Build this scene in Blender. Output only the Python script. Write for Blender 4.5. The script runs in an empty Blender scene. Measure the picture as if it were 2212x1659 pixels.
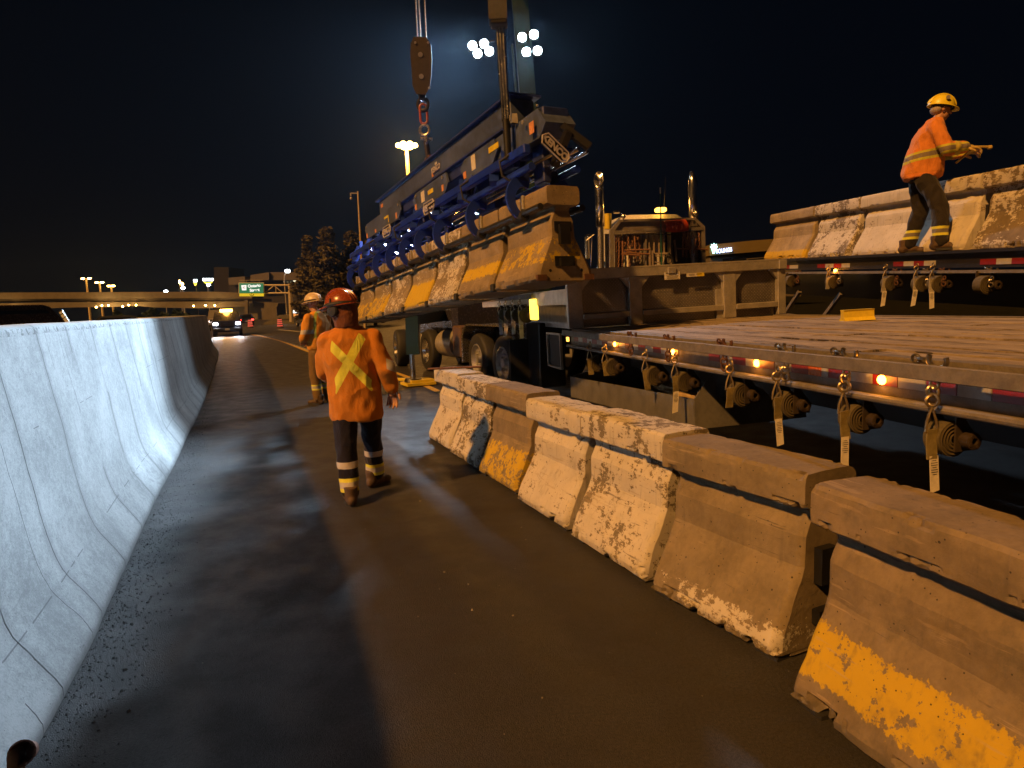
import bpy, bmesh, math, random
from mathutils import Vector, Matrix, noise as mn
R = math.radians
SC = bpy.context.scene
COL = SC.collection
random.seed(5)

# ---------------------------------------------------------------- camera, world, sun, exposure
CAM_H = 1.65; FPX = 1450.0; PITCH = math.atan(174.5 / FPX); ROLL = R(2.2)
Fv = Vector((0, math.cos(PITCH), -math.sin(PITCH)))
_R0 = Vector((1, 0, 0)); _U0 = Vector((0, math.sin(PITCH), math.cos(PITCH)))
Rv = _R0 * math.cos(ROLL) - _U0 * math.sin(ROLL)
Uv = _U0 * math.cos(ROLL) + _R0 * math.sin(ROLL)
CO = Vector((0, 0, CAM_H))
cam = bpy.data.cameras.new('camera'); camo = bpy.data.objects.new('camera', cam); COL.objects.link(camo)
m = Matrix.Identity(4)
for i in range(3): m[i][0] = Rv[i]; m[i][1] = Uv[i]; m[i][2] = -Fv[i]; m[i][3] = CO[i]
camo.matrix_world = m
cam.sensor_width = 36; cam.lens = 36 * FPX / 2212; cam.clip_end = 3000; cam.clip_start = .05
SC.camera = camo
W = bpy.data.worlds.new('World'); SC.world = W; W.use_nodes = True
nt = W.node_tree; nt.nodes.clear()
wo = nt.nodes.new('ShaderNodeOutputWorld'); bg = nt.nodes.new('ShaderNodeBackground')
sky = nt.nodes.new('ShaderNodeTexSky'); sky.sky_type = 'NISHITA'; sky.sun_disc = False
sky.sun_elevation = R(-7); sky.sun_rotation = R(200); sky.ozone_density = 4
mixc = nt.nodes.new('ShaderNodeMix'); mixc.data_type = 'RGBA'; mixc.inputs[0].default_value = .9
mixc.inputs[7].default_value = (.010, .030, .075, 1)
nt.links.new(sky.outputs[0], mixc.inputs[6]); nt.links.new(mixc.outputs[2], bg.inputs[0])
bg.inputs[1].default_value = .05
nt.links.new(bg.outputs[0], wo.inputs[0])
SODIUM = (1.0, .44, .095)
sl = bpy.data.lights.new('high_mast_light', 'SUN'); sl.energy = 4.6; sl.angle = R(1.8); sl.color = SODIUM
slo = bpy.data.objects.new('high_mast_light', sl); COL.objects.link(slo)
SUN_D = Vector((.70, .68, -.86)).normalized()
slo.rotation_euler = SUN_D.to_track_quat('-Z', 'Y').to_euler(); slo.location = (-30, -30, 30)
SC.view_settings.view_transform = 'Standard'; SC.view_settings.look = 'None'
SC.view_settings.exposure = 0.0; SC.view_settings.gamma = 1; SC.view_settings.use_curve_mapping = False
SC.render.engine = 'CYCLES'
SC.cycles.max_bounces = 5; SC.cycles.diffuse_bounces = 2; SC.cycles.glossy_bounces = 3; SC.cycles.volume_bounces = 0
SC.cycles.caustics_reflective = False; SC.cycles.caustics_refractive = False
SC.cycles.sample_clamp_indirect = 3.0

# ---------------------------------------------------------------- pixel helpers (2212 x 1659 reading of the photo)
def ray(x, y): return Fv + Rv * ((x - 1106) / FPX) - Uv * ((y - 829.5) / FPX)
def ground(x, y, z=0.0):
    d = ray(x, y); return CO + d * ((z - CAM_H) / d.z)
def at(x, y, Y):
    d = ray(x, y); return CO + d * (Y / d.y)
def onplane(x, y, P0, n):
    d = ray(x, y); return CO + d * ((P0 - CO).dot(n) / d.dot(n))

# ---------------------------------------------------------------- node helpers
class X:
    def __init__(s, t, k): s.t = t; s.k = k
    def _m(s, op, o=None, c=None):
        n = s.t.nodes.new('ShaderNodeMath'); n.operation = op
        for i, v in enumerate((s, o, c)):
            if v is None: continue
            if isinstance(v, X): s.t.links.new(v.k, n.inputs[i])
            else: n.inputs[i].default_value = v
        return X(s.t, n.outputs[0])
    def __add__(s, o): return s._m('ADD', o)
    def __sub__(s, o): return s._m('SUBTRACT', o)
    def __mul__(s, o): return s._m('MULTIPLY', o)
    def __truediv__(s, o): return s._m('DIVIDE', o)
    def gt(s, o): return s._m('GREATER_THAN', o)
    def lt(s, o): return s._m('LESS_THAN', o)
    def mx(s, o): return s._m('MAXIMUM', o)
    def mi(s, o): return s._m('MINIMUM', o)
    def ab(s): return s._m('ABSOLUTE')
    def fl(s): return s._m('FLOOR')
    def fr(s): return s._m('FRACT')
    def md(s, o): return s._m('FLOORED_MODULO', o)
    def inv(s): return (s * -1.0) + 1.0
    def ss(s, a, b):
        n = s.t.nodes.new('ShaderNodeMapRange'); n.interpolation_type = 'SMOOTHSTEP'
        s.t.links.new(s.k, n.inputs[0]); n.inputs[1].default_value = a; n.inputs[2].default_value = b
        return X(s.t, n.outputs[0])
class NM:
    """A material under construction."""
    def __init__(s, name, coord='Object'):
        s.m = bpy.data.materials.new(name); s.m.use_nodes = True; s.t = s.m.node_tree
        s.b = s.t.nodes['Principled BSDF']; tc = s.t.nodes.new('ShaderNodeTexCoord')
        s.co = tc.outputs[coord]
        sp = s.t.nodes.new('ShaderNodeSeparateXYZ'); s.t.links.new(s.co, sp.inputs[0])
        s.x, s.y, s.z = [X(s.t, o) for o in sp.outputs]
    def vec(s, x, y, z):
        n = s.t.nodes.new('ShaderNodeCombineXYZ')
        for i, v in enumerate((x, y, z)):
            if isinstance(v, X): s.t.links.new(v.k, n.inputs[i])
            else: n.inputs[i].default_value = v
        return n.outputs[0]
    def noise(s, scale, detail=4, rough=.55, off=(0, 0, 0), st=(1, 1, 1), dist=0):
        mp = s.t.nodes.new('ShaderNodeMapping'); s.t.links.new(s.co, mp.inputs[0])
        mp.inputs[1].default_value = off; mp.inputs[3].default_value = st
        n = s.t.nodes.new('ShaderNodeTexNoise'); s.t.links.new(mp.outputs[0], n.inputs[0])
        n.inputs['Scale'].default_value = scale; n.inputs['Detail'].default_value = detail
        n.inputs['Roughness'].default_value = rough; n.inputs['Distortion'].default_value = dist
        return X(s.t, n.outputs[0])
    def voro(s, scale, off=(0, 0, 0), st=(1, 1, 1), feat='F1'):
        mp = s.t.nodes.new('ShaderNodeMapping'); s.t.links.new(s.co, mp.inputs[0])
        mp.inputs[1].default_value = off; mp.inputs[3].default_value = st
        n = s.t.nodes.new('ShaderNodeTexVoronoi'); n.feature = feat; s.t.links.new(mp.outputs[0], n.inputs[0])
        n.inputs['Scale'].default_value = scale
        return X(s.t, n.outputs['Distance'])
    def mix(s, f, a, b):
        n = s.t.nodes.new('ShaderNodeMix'); n.data_type = 'RGBA'
        if isinstance(f, X): s.t.links.new(f.k, n.inputs[0])
        else: n.inputs[0].default_value = f
        for i, v in ((6, a), (7, b)):
            if isinstance(v, tuple): n.inputs[i].default_value = (*v[:3], 1)
            else: s.t.links.new(v, n.inputs[i])
        return n.outputs[2]
    def col(s, c):
        if isinstance(c, tuple): s.b.inputs['Base Color'].default_value = (*c[:3], 1)
        else: s.t.links.new(c, s.b.inputs['Base Color'])
    def set(s, k, v):
        if isinstance(v, X): s.t.links.new(v.k, s.b.inputs[k])
        else: s.b.inputs[k].default_value = v
    def bump(s, h, strength=.3, dist=.01):
        n = s.t.nodes.new('ShaderNodeBump'); n.inputs['Strength'].default_value = strength
        n.inputs['Distance'].default_value = dist; s.t.links.new(h.k, n.inputs['Height'])
        s.t.links.new(n.outputs[0], s.b.inputs['Normal'])
_mc = {}
def M(name, c=(.5, .5, .5), rough=.5, metal=0, var=.25, scale=6, bump=.1, bd=.004, spec=None):
    """Generic worn surface: noise in the colour and roughness, small bump."""
    if name in _mc: return _mc[name]
    a = NM(name); n = a.noise(scale, 5, .6); n2 = a.noise(scale * 7, 3, .6, (3, 1, 7))
    f = (n * .65 + n2 * .35).ss(.3, .7)
    lo = tuple(v * (1 - var) for v in c); hi = tuple(min(1, v * (1 + var)) for v in c)
    a.col(a.mix(f, lo, hi)); a.set('Roughness', (n2 - .5) * .35 + rough); a.set('Metallic', metal)
    if spec is not None: a.set('Specular IOR Level', spec)
    if bump: a.bump(n2, bump, bd)
    _mc[name] = a.m; return a.m
def EM(name, c, s):
    if name in _mc: return _mc[name]
    a = NM(name); a.col((.02, .02, .02)); a.b.inputs['Emission Color'].default_value = (*c, 1)
    a.b.inputs['Emission Strength'].default_value = s
    _mc[name] = a.m; return a.m

# ---------------------------------------------------------------- mesh helpers
def basis(d):
    d = Vector(d).normalized(); u = Vector((0, 0, 1)) if abs(d.z) < .95 else Vector((1, 0, 0))
    a = d.cross(u).normalized(); return a, d.cross(a).normalized()
class MB:
    def __init__(s): s.v = []; s.f = []; s.mi = []; s.k = 0
    def mat(s, k): s.k = k; return s
    def add(s, vs, fs):
        o = len(s.v); s.v += [Vector(v) for v in vs]
        for f in fs: s.f.append([i + o for i in f]); s.mi.append(s.k)
        return s
    def box(s, c, d, rot=None, ch=0):
        x, y, z = [q / 2 for q in d]; c = Vector(c)
        if ch:
            ch = min(ch, x * .45, y * .45, z * .45)
            pts = []; 
            for sz in (-1, 1):
                for (ax, ay) in ((x - ch, y), (x, y - ch), (x, -y + ch), (x - ch, -y), (-x + ch, -y), (-x, -y + ch), (-x, y - ch), (-x + ch, y)):
                    pts.append(Vector((ax, ay, sz * (z - ch))))
            top = [Vector((p.x * (x - ch) / x, p.y * (y - ch) / y, z)) for p in pts[8:]]
            bot = [Vector((p.x * (x - ch) / x, p.y * (y - ch) / y, -z)) for p in pts[:8]]
            rings = [bot, pts[:8], pts[8:], top]
            vs = [p for r_ in rings for p in r_]; fs = []
            for k in range(3):
                for i in range(8):
                    j = (i + 1) % 8; fs.append([k * 8 + i, (k + 1) * 8 + i, (k + 1) * 8 + j, k * 8 + j])
            fs.append(list(range(8))); fs.append([24 + i for i in range(7, -1, -1)])
        else:
            vs = [Vector((i, j, k)) for i in (-x, x) for j in (-y, y) for k in (-z, z)]
            fs = [(0, 1, 3, 2), (4, 6, 7, 5), (0, 4, 5, 1), (2, 3, 7, 6), (0, 2, 6, 4), (1, 5, 7, 3)]
        if rot is not None: vs = [rot @ v for v in vs]
        return s.add([v + c for v in vs], fs)
    def beam(s, a, b, w, h, up=(0, 0, 1)):
        """Rectangular bar from a to b, w across, h along up."""
        a = Vector(a); b = Vector(b); d = (b - a).normalized(); r_ = d.cross(Vector(up)).normalized(); u = r_.cross(d)
        vs = []
        for p in (a, b):
            for (i, j) in ((-1, -1), (1, -1), (1, 1), (-1, 1)): vs.append(p + r_ * i * w / 2 + u * j * h / 2)
        return s.add(vs, [(0, 1, 2, 3), (7, 6, 5, 4), (0, 4, 5, 1), (1, 5, 6, 2), (2, 6, 7, 3), (3, 7, 4, 0)])
    def cyl(s, a, b, r1, r2=None, n=16, cap=True):
        a = Vector(a); b = Vector(b); r2 = r1 if r2 is None else r2; p, q = basis(b - a); vs = []
        for c, r_ in ((a, r1), (b, r2)):
            for i in range(n):
                t = 2 * math.pi * i / n; vs.append(c + p * math.cos(t) * r_ + q * math.sin(t) * r_)
        fs = [(i, (i + 1) % n, n + (i + 1) % n, n + i) for i in range(n)]
        if cap: fs += [list(range(n - 1, -1, -1)), list(range(n, 2 * n))]
        return s.add(vs, fs)
    def tube(s, pts, rad, n=8, close=False):
        pts = [Vector(p) for p in pts]; m_ = len(pts); rad = rad if isinstance(rad, (list, tuple)) else [rad] * m_
        up = None; vs = []
        for i, p in enumerate(pts):
            d = (pts[(i + 1) % m_] - pts[i - 1]) if close or 0 < i < m_ - 1 else (pts[1] - pts[0] if i == 0 else pts[-1] - pts[-2])
            d.normalize()
            if up is None: a, b = basis(d)
            else:
                a = (up - d * up.dot(d)); a = a.normalized() if a.length > 1e-5 else basis(d)[0]; b = d.cross(a)
            up = a
            for k in range(n):
                t = 2 * math.pi * k / n; vs.append(p + (a * math.cos(t) + b * math.sin(t)) * rad[i])
        fs = []
        for i in range(m_ if close else m_ - 1):
            j = (i + 1) % m_
            for k in range(n): fs.append((i * n + k, i * n + (k + 1) % n, j * n + (k + 1) % n, j * n + k))
        if not close: fs += [list(range(n - 1, -1, -1)), [(m_ - 1) * n + k for k in range(n)]]
        return s.add(vs, fs)
    def prism(s, poly, a, b, ex):
        """Polygon (list of 3-vectors) pushed along vector ex."""
        poly = [Vector(p) for p in poly]; n = len(poly); ex = Vector(ex)
        return s.add(poly + [p + ex for p in poly], [list(range(n - 1, -1, -1)), list(range(n, 2 * n))] + [(i, (i + 1) % n, n + (i + 1) % n, n + i) for i in range(n)])
    def sph(s, c, r_, n=16, k=10, half=False):
        r_ = r_ if isinstance(r_, (list, tuple)) else (r_, r_, r_); c = Vector(c); vs = []; k0 = k
        th = math.pi / 2 if half else math.pi
        for i in range(1, k + 1 if half else k):
            a = th * i / k
            for j in range(n):
                b = 2 * math.pi * j / n; vs.append(c + Vector((math.sin(a) * math.cos(b) * r_[0], math.sin(a) * math.sin(b) * r_[1], math.cos(a) * r_[2])))
        rows = len(vs) // n; top = len(vs); vs.append(c + Vector((0, 0, r_[2])))
        fs = [(i * n + j, (i + 1) * n + j, (i + 1) * n + (j + 1) % n, i * n + (j + 1) % n) for i in range(rows - 1) for j in range(n)]
        fs += [(top, j, (j + 1) % n) for j in range(n)]
        if half: fs.append([(rows - 1) * n + j for j in range(n - 1, -1, -1)])
        else:
            bot = len(vs); vs.append(c - Vector((0, 0, r_[2]))); fs += [(bot, (rows - 1) * n + (j + 1) % n, (rows - 1) * n + j) for j in range(n)]
        return s.add(vs, fs)
    def torus(s, c, nrm, R_, r_, n=24, k=8, sx=1, a0=0, a1=360, p=None):
        a, b = basis(nrm)
        if p is not None: a = Vector(p).normalized(); b = Vector(nrm).normalized().cross(a)
        c = Vector(c); full = a1 - a0 >= 360; st = n if full else n + 1
        pts = [c + a * math.cos(R(a0 + (a1 - a0) * i / n)) * R_ * sx + b * math.sin(R(a0 + (a1 - a0) * i / n)) * R_ for i in range(st)]
        return s.tube(pts, r_, k, full)
    def lathe(s, a, b, prof, n=24):
        """prof: (t along a->b in metres, radius)."""
        a = Vector(a); d = (Vector(b) - a).normalized(); p, q = basis(d); vs = []
        for t, r_ in prof:
            for i in range(n):
                g = 2 * math.pi * i / n; vs.append(a + d * t + (p * math.cos(g) + q * math.sin(g)) * max(r_, 1e-4))
        fs = [(k * n + i, k * n + (i + 1) % n, (k + 1) * n + (i + 1) % n, (k + 1) * n + i) for k in range(len(prof) - 1) for i in range(n)]
        return s.add(vs, fs)
    def build(s, name, mats, parent=None, smooth=35):
        me = bpy.data.meshes.new(name); me.from_pydata([tuple(v) for v in s.v], [], s.f)
        if not isinstance(mats, (list, tuple)): mats = [mats]
        for q in mats: me.materials.append(q)
        me.polygons.foreach_set('material_index', [min(k, len(mats) - 1) for k in s.mi])
        me.update()
        bm = bmesh.new(); bm.from_mesh(me); bmesh.ops.recalc_face_normals(bm, faces=bm.faces); bm.to_mesh(me); bm.free()
        if smooth:
            me.polygons.foreach_set('use_smooth', [True] * len(me.polygons)); me.set_sharp_from_angle(angle=R(smooth))
        return link(name, me, parent)
def _each(s, name, mats, parent=None, smooth=35):
    par = list(range(len(s.v)))
    def fd(i):
        while par[i] != i: par[i] = par[par[i]]; i = par[i]
        return i
    for f in s.f:
        a = fd(f[0])
        for j in f[1:]: par[fd(j)] = a
    gr = {}
    for k, f in enumerate(s.f): gr.setdefault(fd(f[0]), []).append(k)
    out = []
    for ks in gr.values():
        b = MB(); ix = {}
        for k in ks:
            for j in s.f[k]:
                if j not in ix: ix[j] = len(b.v); b.v.append(s.v[j])
            b.f.append([ix[j] for j in s.f[k]]); b.mi.append(s.mi[k])
        out.append(b.build(name, mats, parent, smooth))
    return out[-1]
MB.each = _each
def link(name, me, parent=None):
    o = bpy.data.objects.new(name, me); COL.objects.link(o)
    if parent is not None: o.parent = parent
    return o
def tag(o, label, cat, group=None, kind=None):
    if label: o['label'] = label
    if cat: o['category'] = cat
    if group: o['group'] = group
    if kind: o['kind'] = kind
    return o
def struct(o): o['kind'] = 'structure'; return o
def empty(name, mat, label=None, cat=None, group=None):
    o = bpy.data.objects.new(name, None); COL.objects.link(o); o.empty_display_size = .1
    o.matrix_world = mat if isinstance(mat, Matrix) else Matrix.Translation(mat)
    if label: tag(o, label, cat, group)
    return o
def frame(P, ax, ay, az):
    q = Matrix.Identity(4)
    for i in range(3): q[i][0] = ax[i]; q[i][1] = ay[i]; q[i][2] = az[i]; q[i][3] = P[i]
    return q
def TR(p, rz=0): return Matrix.Translation(Vector(p)) @ Matrix.Rotation(rz, 4, 'Z')
def dup(root, mat, label, group=None):
    r_ = root.copy(); COL.objects.link(r_); r_.matrix_world = mat; r_['label'] = label
    if group: r_['group'] = group
    for ch in root.children:
        c = ch.copy(); COL.objects.link(c); c.parent = r_
        for g in ch.children:
            d = g.copy(); COL.objects.link(d); d.parent = c
    return r_
def text(body, size, mat, parent, name='lettering', mtx=None, ext=.002, align='CENTER', bold=0):
    cu = bpy.data.curves.new('t', 'FONT'); cu.body = body; cu.size = size; cu.extrude = ext; cu.offset = bold
    cu.align_x = align; cu.align_y = 'CENTER'
    o = bpy.data.objects.new('t', cu); COL.objects.link(o); bpy.context.view_layer.update()
    me = bpy.data.meshes.new_from_object(o); bpy.data.objects.remove(o); bpy.data.curves.remove(cu)
    me.materials.clear(); me.materials.append(mat)
    q = link(name, me, parent)
    if mtx is not None: q.matrix_local = mtx
    return q
def remesh(mb, name, mats, parent, vox=.012, sm=4, fold=0, fs=6, seed=0, fold_dir=(1, 1, 1)):
    """Fuse overlapping shapes into one continuous skin."""
    o = mb.build(name, mats, None, 0)
    md = o.modifiers.new('r', 'REMESH'); md.mode = 'VOXEL'; md.voxel_size = vox; md.use_smooth_shade = True
    ms = o.modifiers.new('s', 'SMOOTH'); ms.iterations = sm; ms.factor = .5
    bpy.context.view_layer.update()
    dg = bpy.context.evaluated_depsgraph_get(); me = bpy.data.meshes.new_from_object(o.evaluated_get(dg))
    bpy.data.objects.remove(o)
    if fold:
        nr = [v.normal.copy() for v in me.vertices]
        for v, n_ in zip(me.vertices, nr):
            p = Vector((v.co.x * fold_dir[0], v.co.y * fold_dir[1], v.co.z * fold_dir[2])) * fs + Vector((seed, seed * 2, 0))
            w = mn.noise(p) + .5 * mn.noise(p * 2.3)
            w = 1 - abs(w) * 2.2
            v.co += n_ * fold * w
    me.materials.clear()
    for q in (mats if isinstance(mats, (list, tuple)) else [mats]): me.materials.append(q)
    me.polygons.foreach_set('use_smooth', [True] * len(me.polygons)); me.update()
    return link(name, me, parent)

# ---------------------------------------------------------------- materials
def m_asphalt():
    a = NM('asphalt'); g = a.noise(190, 4, .8) * .55 + a.noise(75, 3, .7, (3, 3, 0)) * .45; v = a.voro(210); big = a.noise(.9, 5, .6); st = a.noise(3.2, 4, .6, (9, 2, 0))
    c = a.mix(g.ss(.38, .62), (.012, .0115, .011), (.058, .055, .052))
    c = a.mix((big.ss(.35, .7)) * .5, c, (.020, .018, .017))
    c = a.mix(v.lt(.13) * g.gt(.57) * .8, c, (.16, .14, .12))
    a.col(c); a.set('Roughness', st.ss(.3, .75) * .22 + .46); a.set('Specular IOR Level', .5)
    a.bump(g * .8 + v * .5, .8, .006); return a.m
def m_concrete(name, base=(.27, .25, .22), white=0, yellow=None, seed=0, wc=(.54, .49, .41), ztop=.81, dirt=.5, yth=.47, wz=None):
    """Precast concrete: blotches, pores, ragged worn white paint, ragged yellow band between two heights."""
    a = NM(name); o = (seed * 3.7, seed * 1.3, seed * 2.1)
    n = a.noise(4, 6, .6, o); f = a.noise(38, 4, .65, o); f2 = a.noise(150, 2, .5, o)
    base = (base[0] * .94, base[1] * .88, base[2] * .74); lo = tuple(v * .68 for v in base); hi = tuple(v * 1.18 for v in base)
    c = a.mix((n * .7 + f * .3).ss(.3, .72), lo, hi)
    drip = a.noise(7, 4, .6, o, (1.6, 1.6, .22))
    if white:
        p = a.noise(3.2, 3, .6, (o[1], o[0], 4)) * .30 + a.noise(17, 9, .78, (o[0], 2, o[1]), (1, .8, 1)) * .48 + a.noise(60, 3, .6, o, (1, .25, 1)) * .14 + drip * .08
        th = .595 - white * .155
        k = p.ss(th, th + .016)
        if wz: k = k * (a.z + (f - .5) * .16).ss(wz[0], wz[0] + .015) * (a.z + (f - .5) * .14).ss(wz[1], wz[1] + .015).inv()
        w = a.mix(n.ss(.3, .7), tuple(v * .86 for v in wc), wc)
        c = a.mix(k, c, w)
    if yellow:
        zz = a.z + (f - .5) * .10 + (drip - .5) * .07
        k = zz.ss(yellow[0], yellow[0] + .012) * zz.ss(yellow[1], yellow[1] + .012).inv()
        k = k * (a.noise(9, 3, .6, (o[2], 3, o[0])) * .4 + a.noise(30, 8, .75, (o[2], 3, o[0])) * .4 + f * .2).ss(yth, yth + .02)
        c = a.mix(k, c, (.48, .325, .025))
    d = a.noise(2.6, 6, .68, (o[2], o[1], o[0]))
    c = a.mix(d.ss(.52, .78) * dirt, c, (.09, .08, .07))
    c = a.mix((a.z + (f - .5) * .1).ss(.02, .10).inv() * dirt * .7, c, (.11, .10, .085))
    pores = (a.voro(30, o).lt(.10) * a.noise(9, 2, .5, o).gt(.50)).mx(a.voro(11, o).lt(.055))
    c = a.mix(pores * .85, c, (.03, .025, .02))
    sc_ = a.noise(42, 3, .6, o, (.6, .05, 1)); c = a.mix(sc_.ss(.62, .66) * a.noise(3, 3, .6, (1, o[0], 2)).ss(.48, .6) * .45, c, tuple(min(1, v * 1.7) for v in base))
    sd = a.noise(50, 3, .6, (o[1], 1, 1), (.6, .045, 1)); c = a.mix(sd.ss(.63, .67) * n.ss(.5, .6) * .6, c, (.06, .05, .04))
    dz = a.noise(26, 4, .6, (o[2], 1, 5), (1, 1, .07)); c = a.mix(dz.ss(.56, .72) * .35, c, (.10, .085, .07))
    a.col(c); a.set('Roughness', f * .2 + .74); a.set('Specular IOR Level', .25)
    a.bump(f * .6 + f2 * .3 + n * .5 - pores * .5, .55, .006); return a.m
ASPH = m_asphalt()
STEEL = M('weathered_aluminium', (.44, .41, .37), .45, .55, .22, 9, .12, .002)
RAIL = M('dull_rail_metal', (.20, .175, .15), .68, .35, .3, 14, .25, .003)
DARK = M('dark_painted_steel', (.009, .009, .011), .5, 0, .3)
BLACK = M('black_rubber', (.018, .018, .018), .7, 0, .25, 12, .25)
CHROME = M('polished_chrome', (.75, .75, .76), .2, 1, .05, 4, 0)
BLUE = M('blue_frame_paint', (.013, .036, .30), .34, 0, .3, 5, .15, .003)
BLUED = M('scuffed_blue_paint', (.022, .035, .15), .42, 0, .45, 3.5, .3, .004)
BEAMP = M('dusty_beam_paint', (.060, .080, .155), .5, 0, .5, 2.2, .25, .003)
RUST = M('rusty_steel', (.11, .05, .028), .75, .3, .45, 25, .5)
GREENP = M('dark_green_paint', (.007, .024, .018), .38, 0, .2, 3, .05)
WHITEP = M('white_truck_paint', (.62, .60, .55), .25, 0, .08, 3, 0)
GLASS = M('dark_glass', (.008, .009, .011), .06, 0, .1, 3, 0)
REDT = M('red_tape', (.20, .012, .010), .4, 0, .2, 30, .1)
WHT = M('white_tape', (.38, .36, .33), .4, 0, .15, 30, .1)
STRAP = M('yellow_webbing', (.17, .135, .05), .85, 0, .3, 50, .5, .002)
STRAPW = M('grey_webbing', (.33, .30, .24), .85, 0, .3, 50, .5, .002)
CARD = M('white_tag_card', (.60, .55, .47), .7, 0, .15, 30, .1)
STICK = M('orange_sticker', (.62, .26, .10), .5, 0, .25, 40, 0)
YPAINT = M('yellow_plastic', (.62, .47, .03), .5, 0, .15, 9, .1)
INK = M('black_ink', (.012, .012, .012), .6, 0, .1)
AMBER = EM('amber_marker_glow', (1, .33, .03), 28)
AMBERS = EM('amber_beacon_glow', (1, .42, .05), 7)
LED = EM('white_led_glow', (.80, .93, 1), 45)
SOD = EM('sodium_lamp_glow', (1, .52, .12), 60)
# ================================================================ SETTING
def bank(x): return 0 if x < 1.9 else min(.5, (x - 1.9) * .07)
mb = MB(); xs = [-500, -300, -60, -20, 1.9] + [2.5 + i * .8 for i in range(10)] + [60, 500]; ys = [-100, -20, 0, 10, 30, 80, 200, 400, 700]
vs = [(x, y, bank(x)) for y in ys for x in xs]; n = len(xs)
mb.add(vs, [(j * n + i, j * n + i + 1, (j + 1) * n + i + 1, (j + 1) * n + i) for j in range(len(ys) - 1) for i in range(n - 1)])
struct(mb.build('road', ASPH, None, 60))
a = NM('ground_shade_colour'); k = a.noise(2, 6, .7); a.col(a.mix(k.ss(.35, .65), (.004, .005, .003), (.016, .015, .009))); a.set('Roughness', 1.0); a.set('Specular IOR Level', .05); a.bump(k, .6, .1)
mb = MB(); mb.add([(10.5, -60, .52), (420, -60, .52), (420, 380, .52), (18, 380, .52), (12, 60, .52)], [(0, 1, 2, 3, 4)]); struct(mb.build('ground_shade_sheet', a.m, None, 0))  # near-black sheet: shade below and beyond the loaded trailer put into the ground colour
# worn paint on the road
a = NM('worn_yellow_line'); k = a.noise(30, 5, .7).ss(.36, .42); a.col(a.mix(k, (.05, .045, .035), (.50, .33, .05))); a.set('Roughness', .7); YL = a.m
a = NM('worn_white_line'); k = a.noise(30, 5, .7).ss(.38, .45); a.col(a.mix(k, (.05, .048, .045), (.50, .48, .44))); a.set('Roughness', .7); WL = a.m
def strip(pts, w, z=.005):
    b = MB(); L = []; 
    for i, p in enumerate(pts):
        d = (Vector(pts[min(i + 1, len(pts) - 1)]) - Vector(pts[max(i - 1, 0)])); d.z = 0; d.normalize(); nn = Vector((-d.y, d.x, 0)) * w / 2
        L += [Vector((p[0], p[1], z)) + nn, Vector((p[0], p[1], z)) - nn]
    b.add(L, [(2 * i, 2 * i + 1, 2 * i + 3, 2 * i + 2) for i in range(len(pts) - 1)]); return b
def spline(P, n=8):
    out = []
    for i in range(len(P) - 1):
        p0 = Vector(P[max(i - 1, 0)]); p1 = Vector(P[i]); p2 = Vector(P[i + 1]); p3 = Vector(P[min(i + 2, len(P) - 1)])
        for j in range(n):
            t = j / n; out.append(.5 * ((2 * p1) + (p2 - p0) * t + (2 * p0 - 5 * p1 + 4 * p2 - p3) * t * t + (3 * p1 - p0 - 3 * p2 + p3) * t ** 3))
    out.append(Vector(P[-1])); return out
yl = spline([ground(x, y) for x, y in ((1010, 880), (925, 836), (835, 800), (690, 768), (600, 735), (540, 722))])
struct(strip(yl, .14).build('edge_line', YL, None, 0))
dl = spline([ground(x, y) for x, y in ((684, 764), (630, 744), (560, 724.5), (530, 720))], 30)
for i in range(0, len(dl) - 2, 3): struct(strip(dl[i:i + 3], .13).build('broken_lane_line', WL, None, 0))
for (p, q) in (((600, 712), (685, 720)), ((640, 703.5), (700, 705)), ((560, 705), (640, 702.5))):
    struct(strip([ground(*p), ground(*q)], .3).build('lane_line', WL, None, 0))
# verge beyond the far carriageway
a = NM('dry_verge'); k = a.noise(3, 6, .7); a.col(a.mix(k.ss(.35, .65), (.035, .030, .015), (.09, .075, .035))); a.set('Roughness', .95); a.bump(k, .6, .1)
VERGE = a.m
mb = MB(); P = [ground(545, 701), ground(1000, 698)]
q0 = Vector((-34, 92, .01)); q1 = Vector((20, 92, .01))
mb.add([q0, q1, q1 + Vector((10, 14, 1.2)), q0 + Vector((-2, 14, 1.2)), q1 + Vector((60, 200, 1.3)), q0 + Vector((-8, 60, 1.3))], [(0, 1, 2, 3), (3, 2, 4, 5)])
struct(mb.build('grass_verge', VERGE, None, 0))

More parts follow.
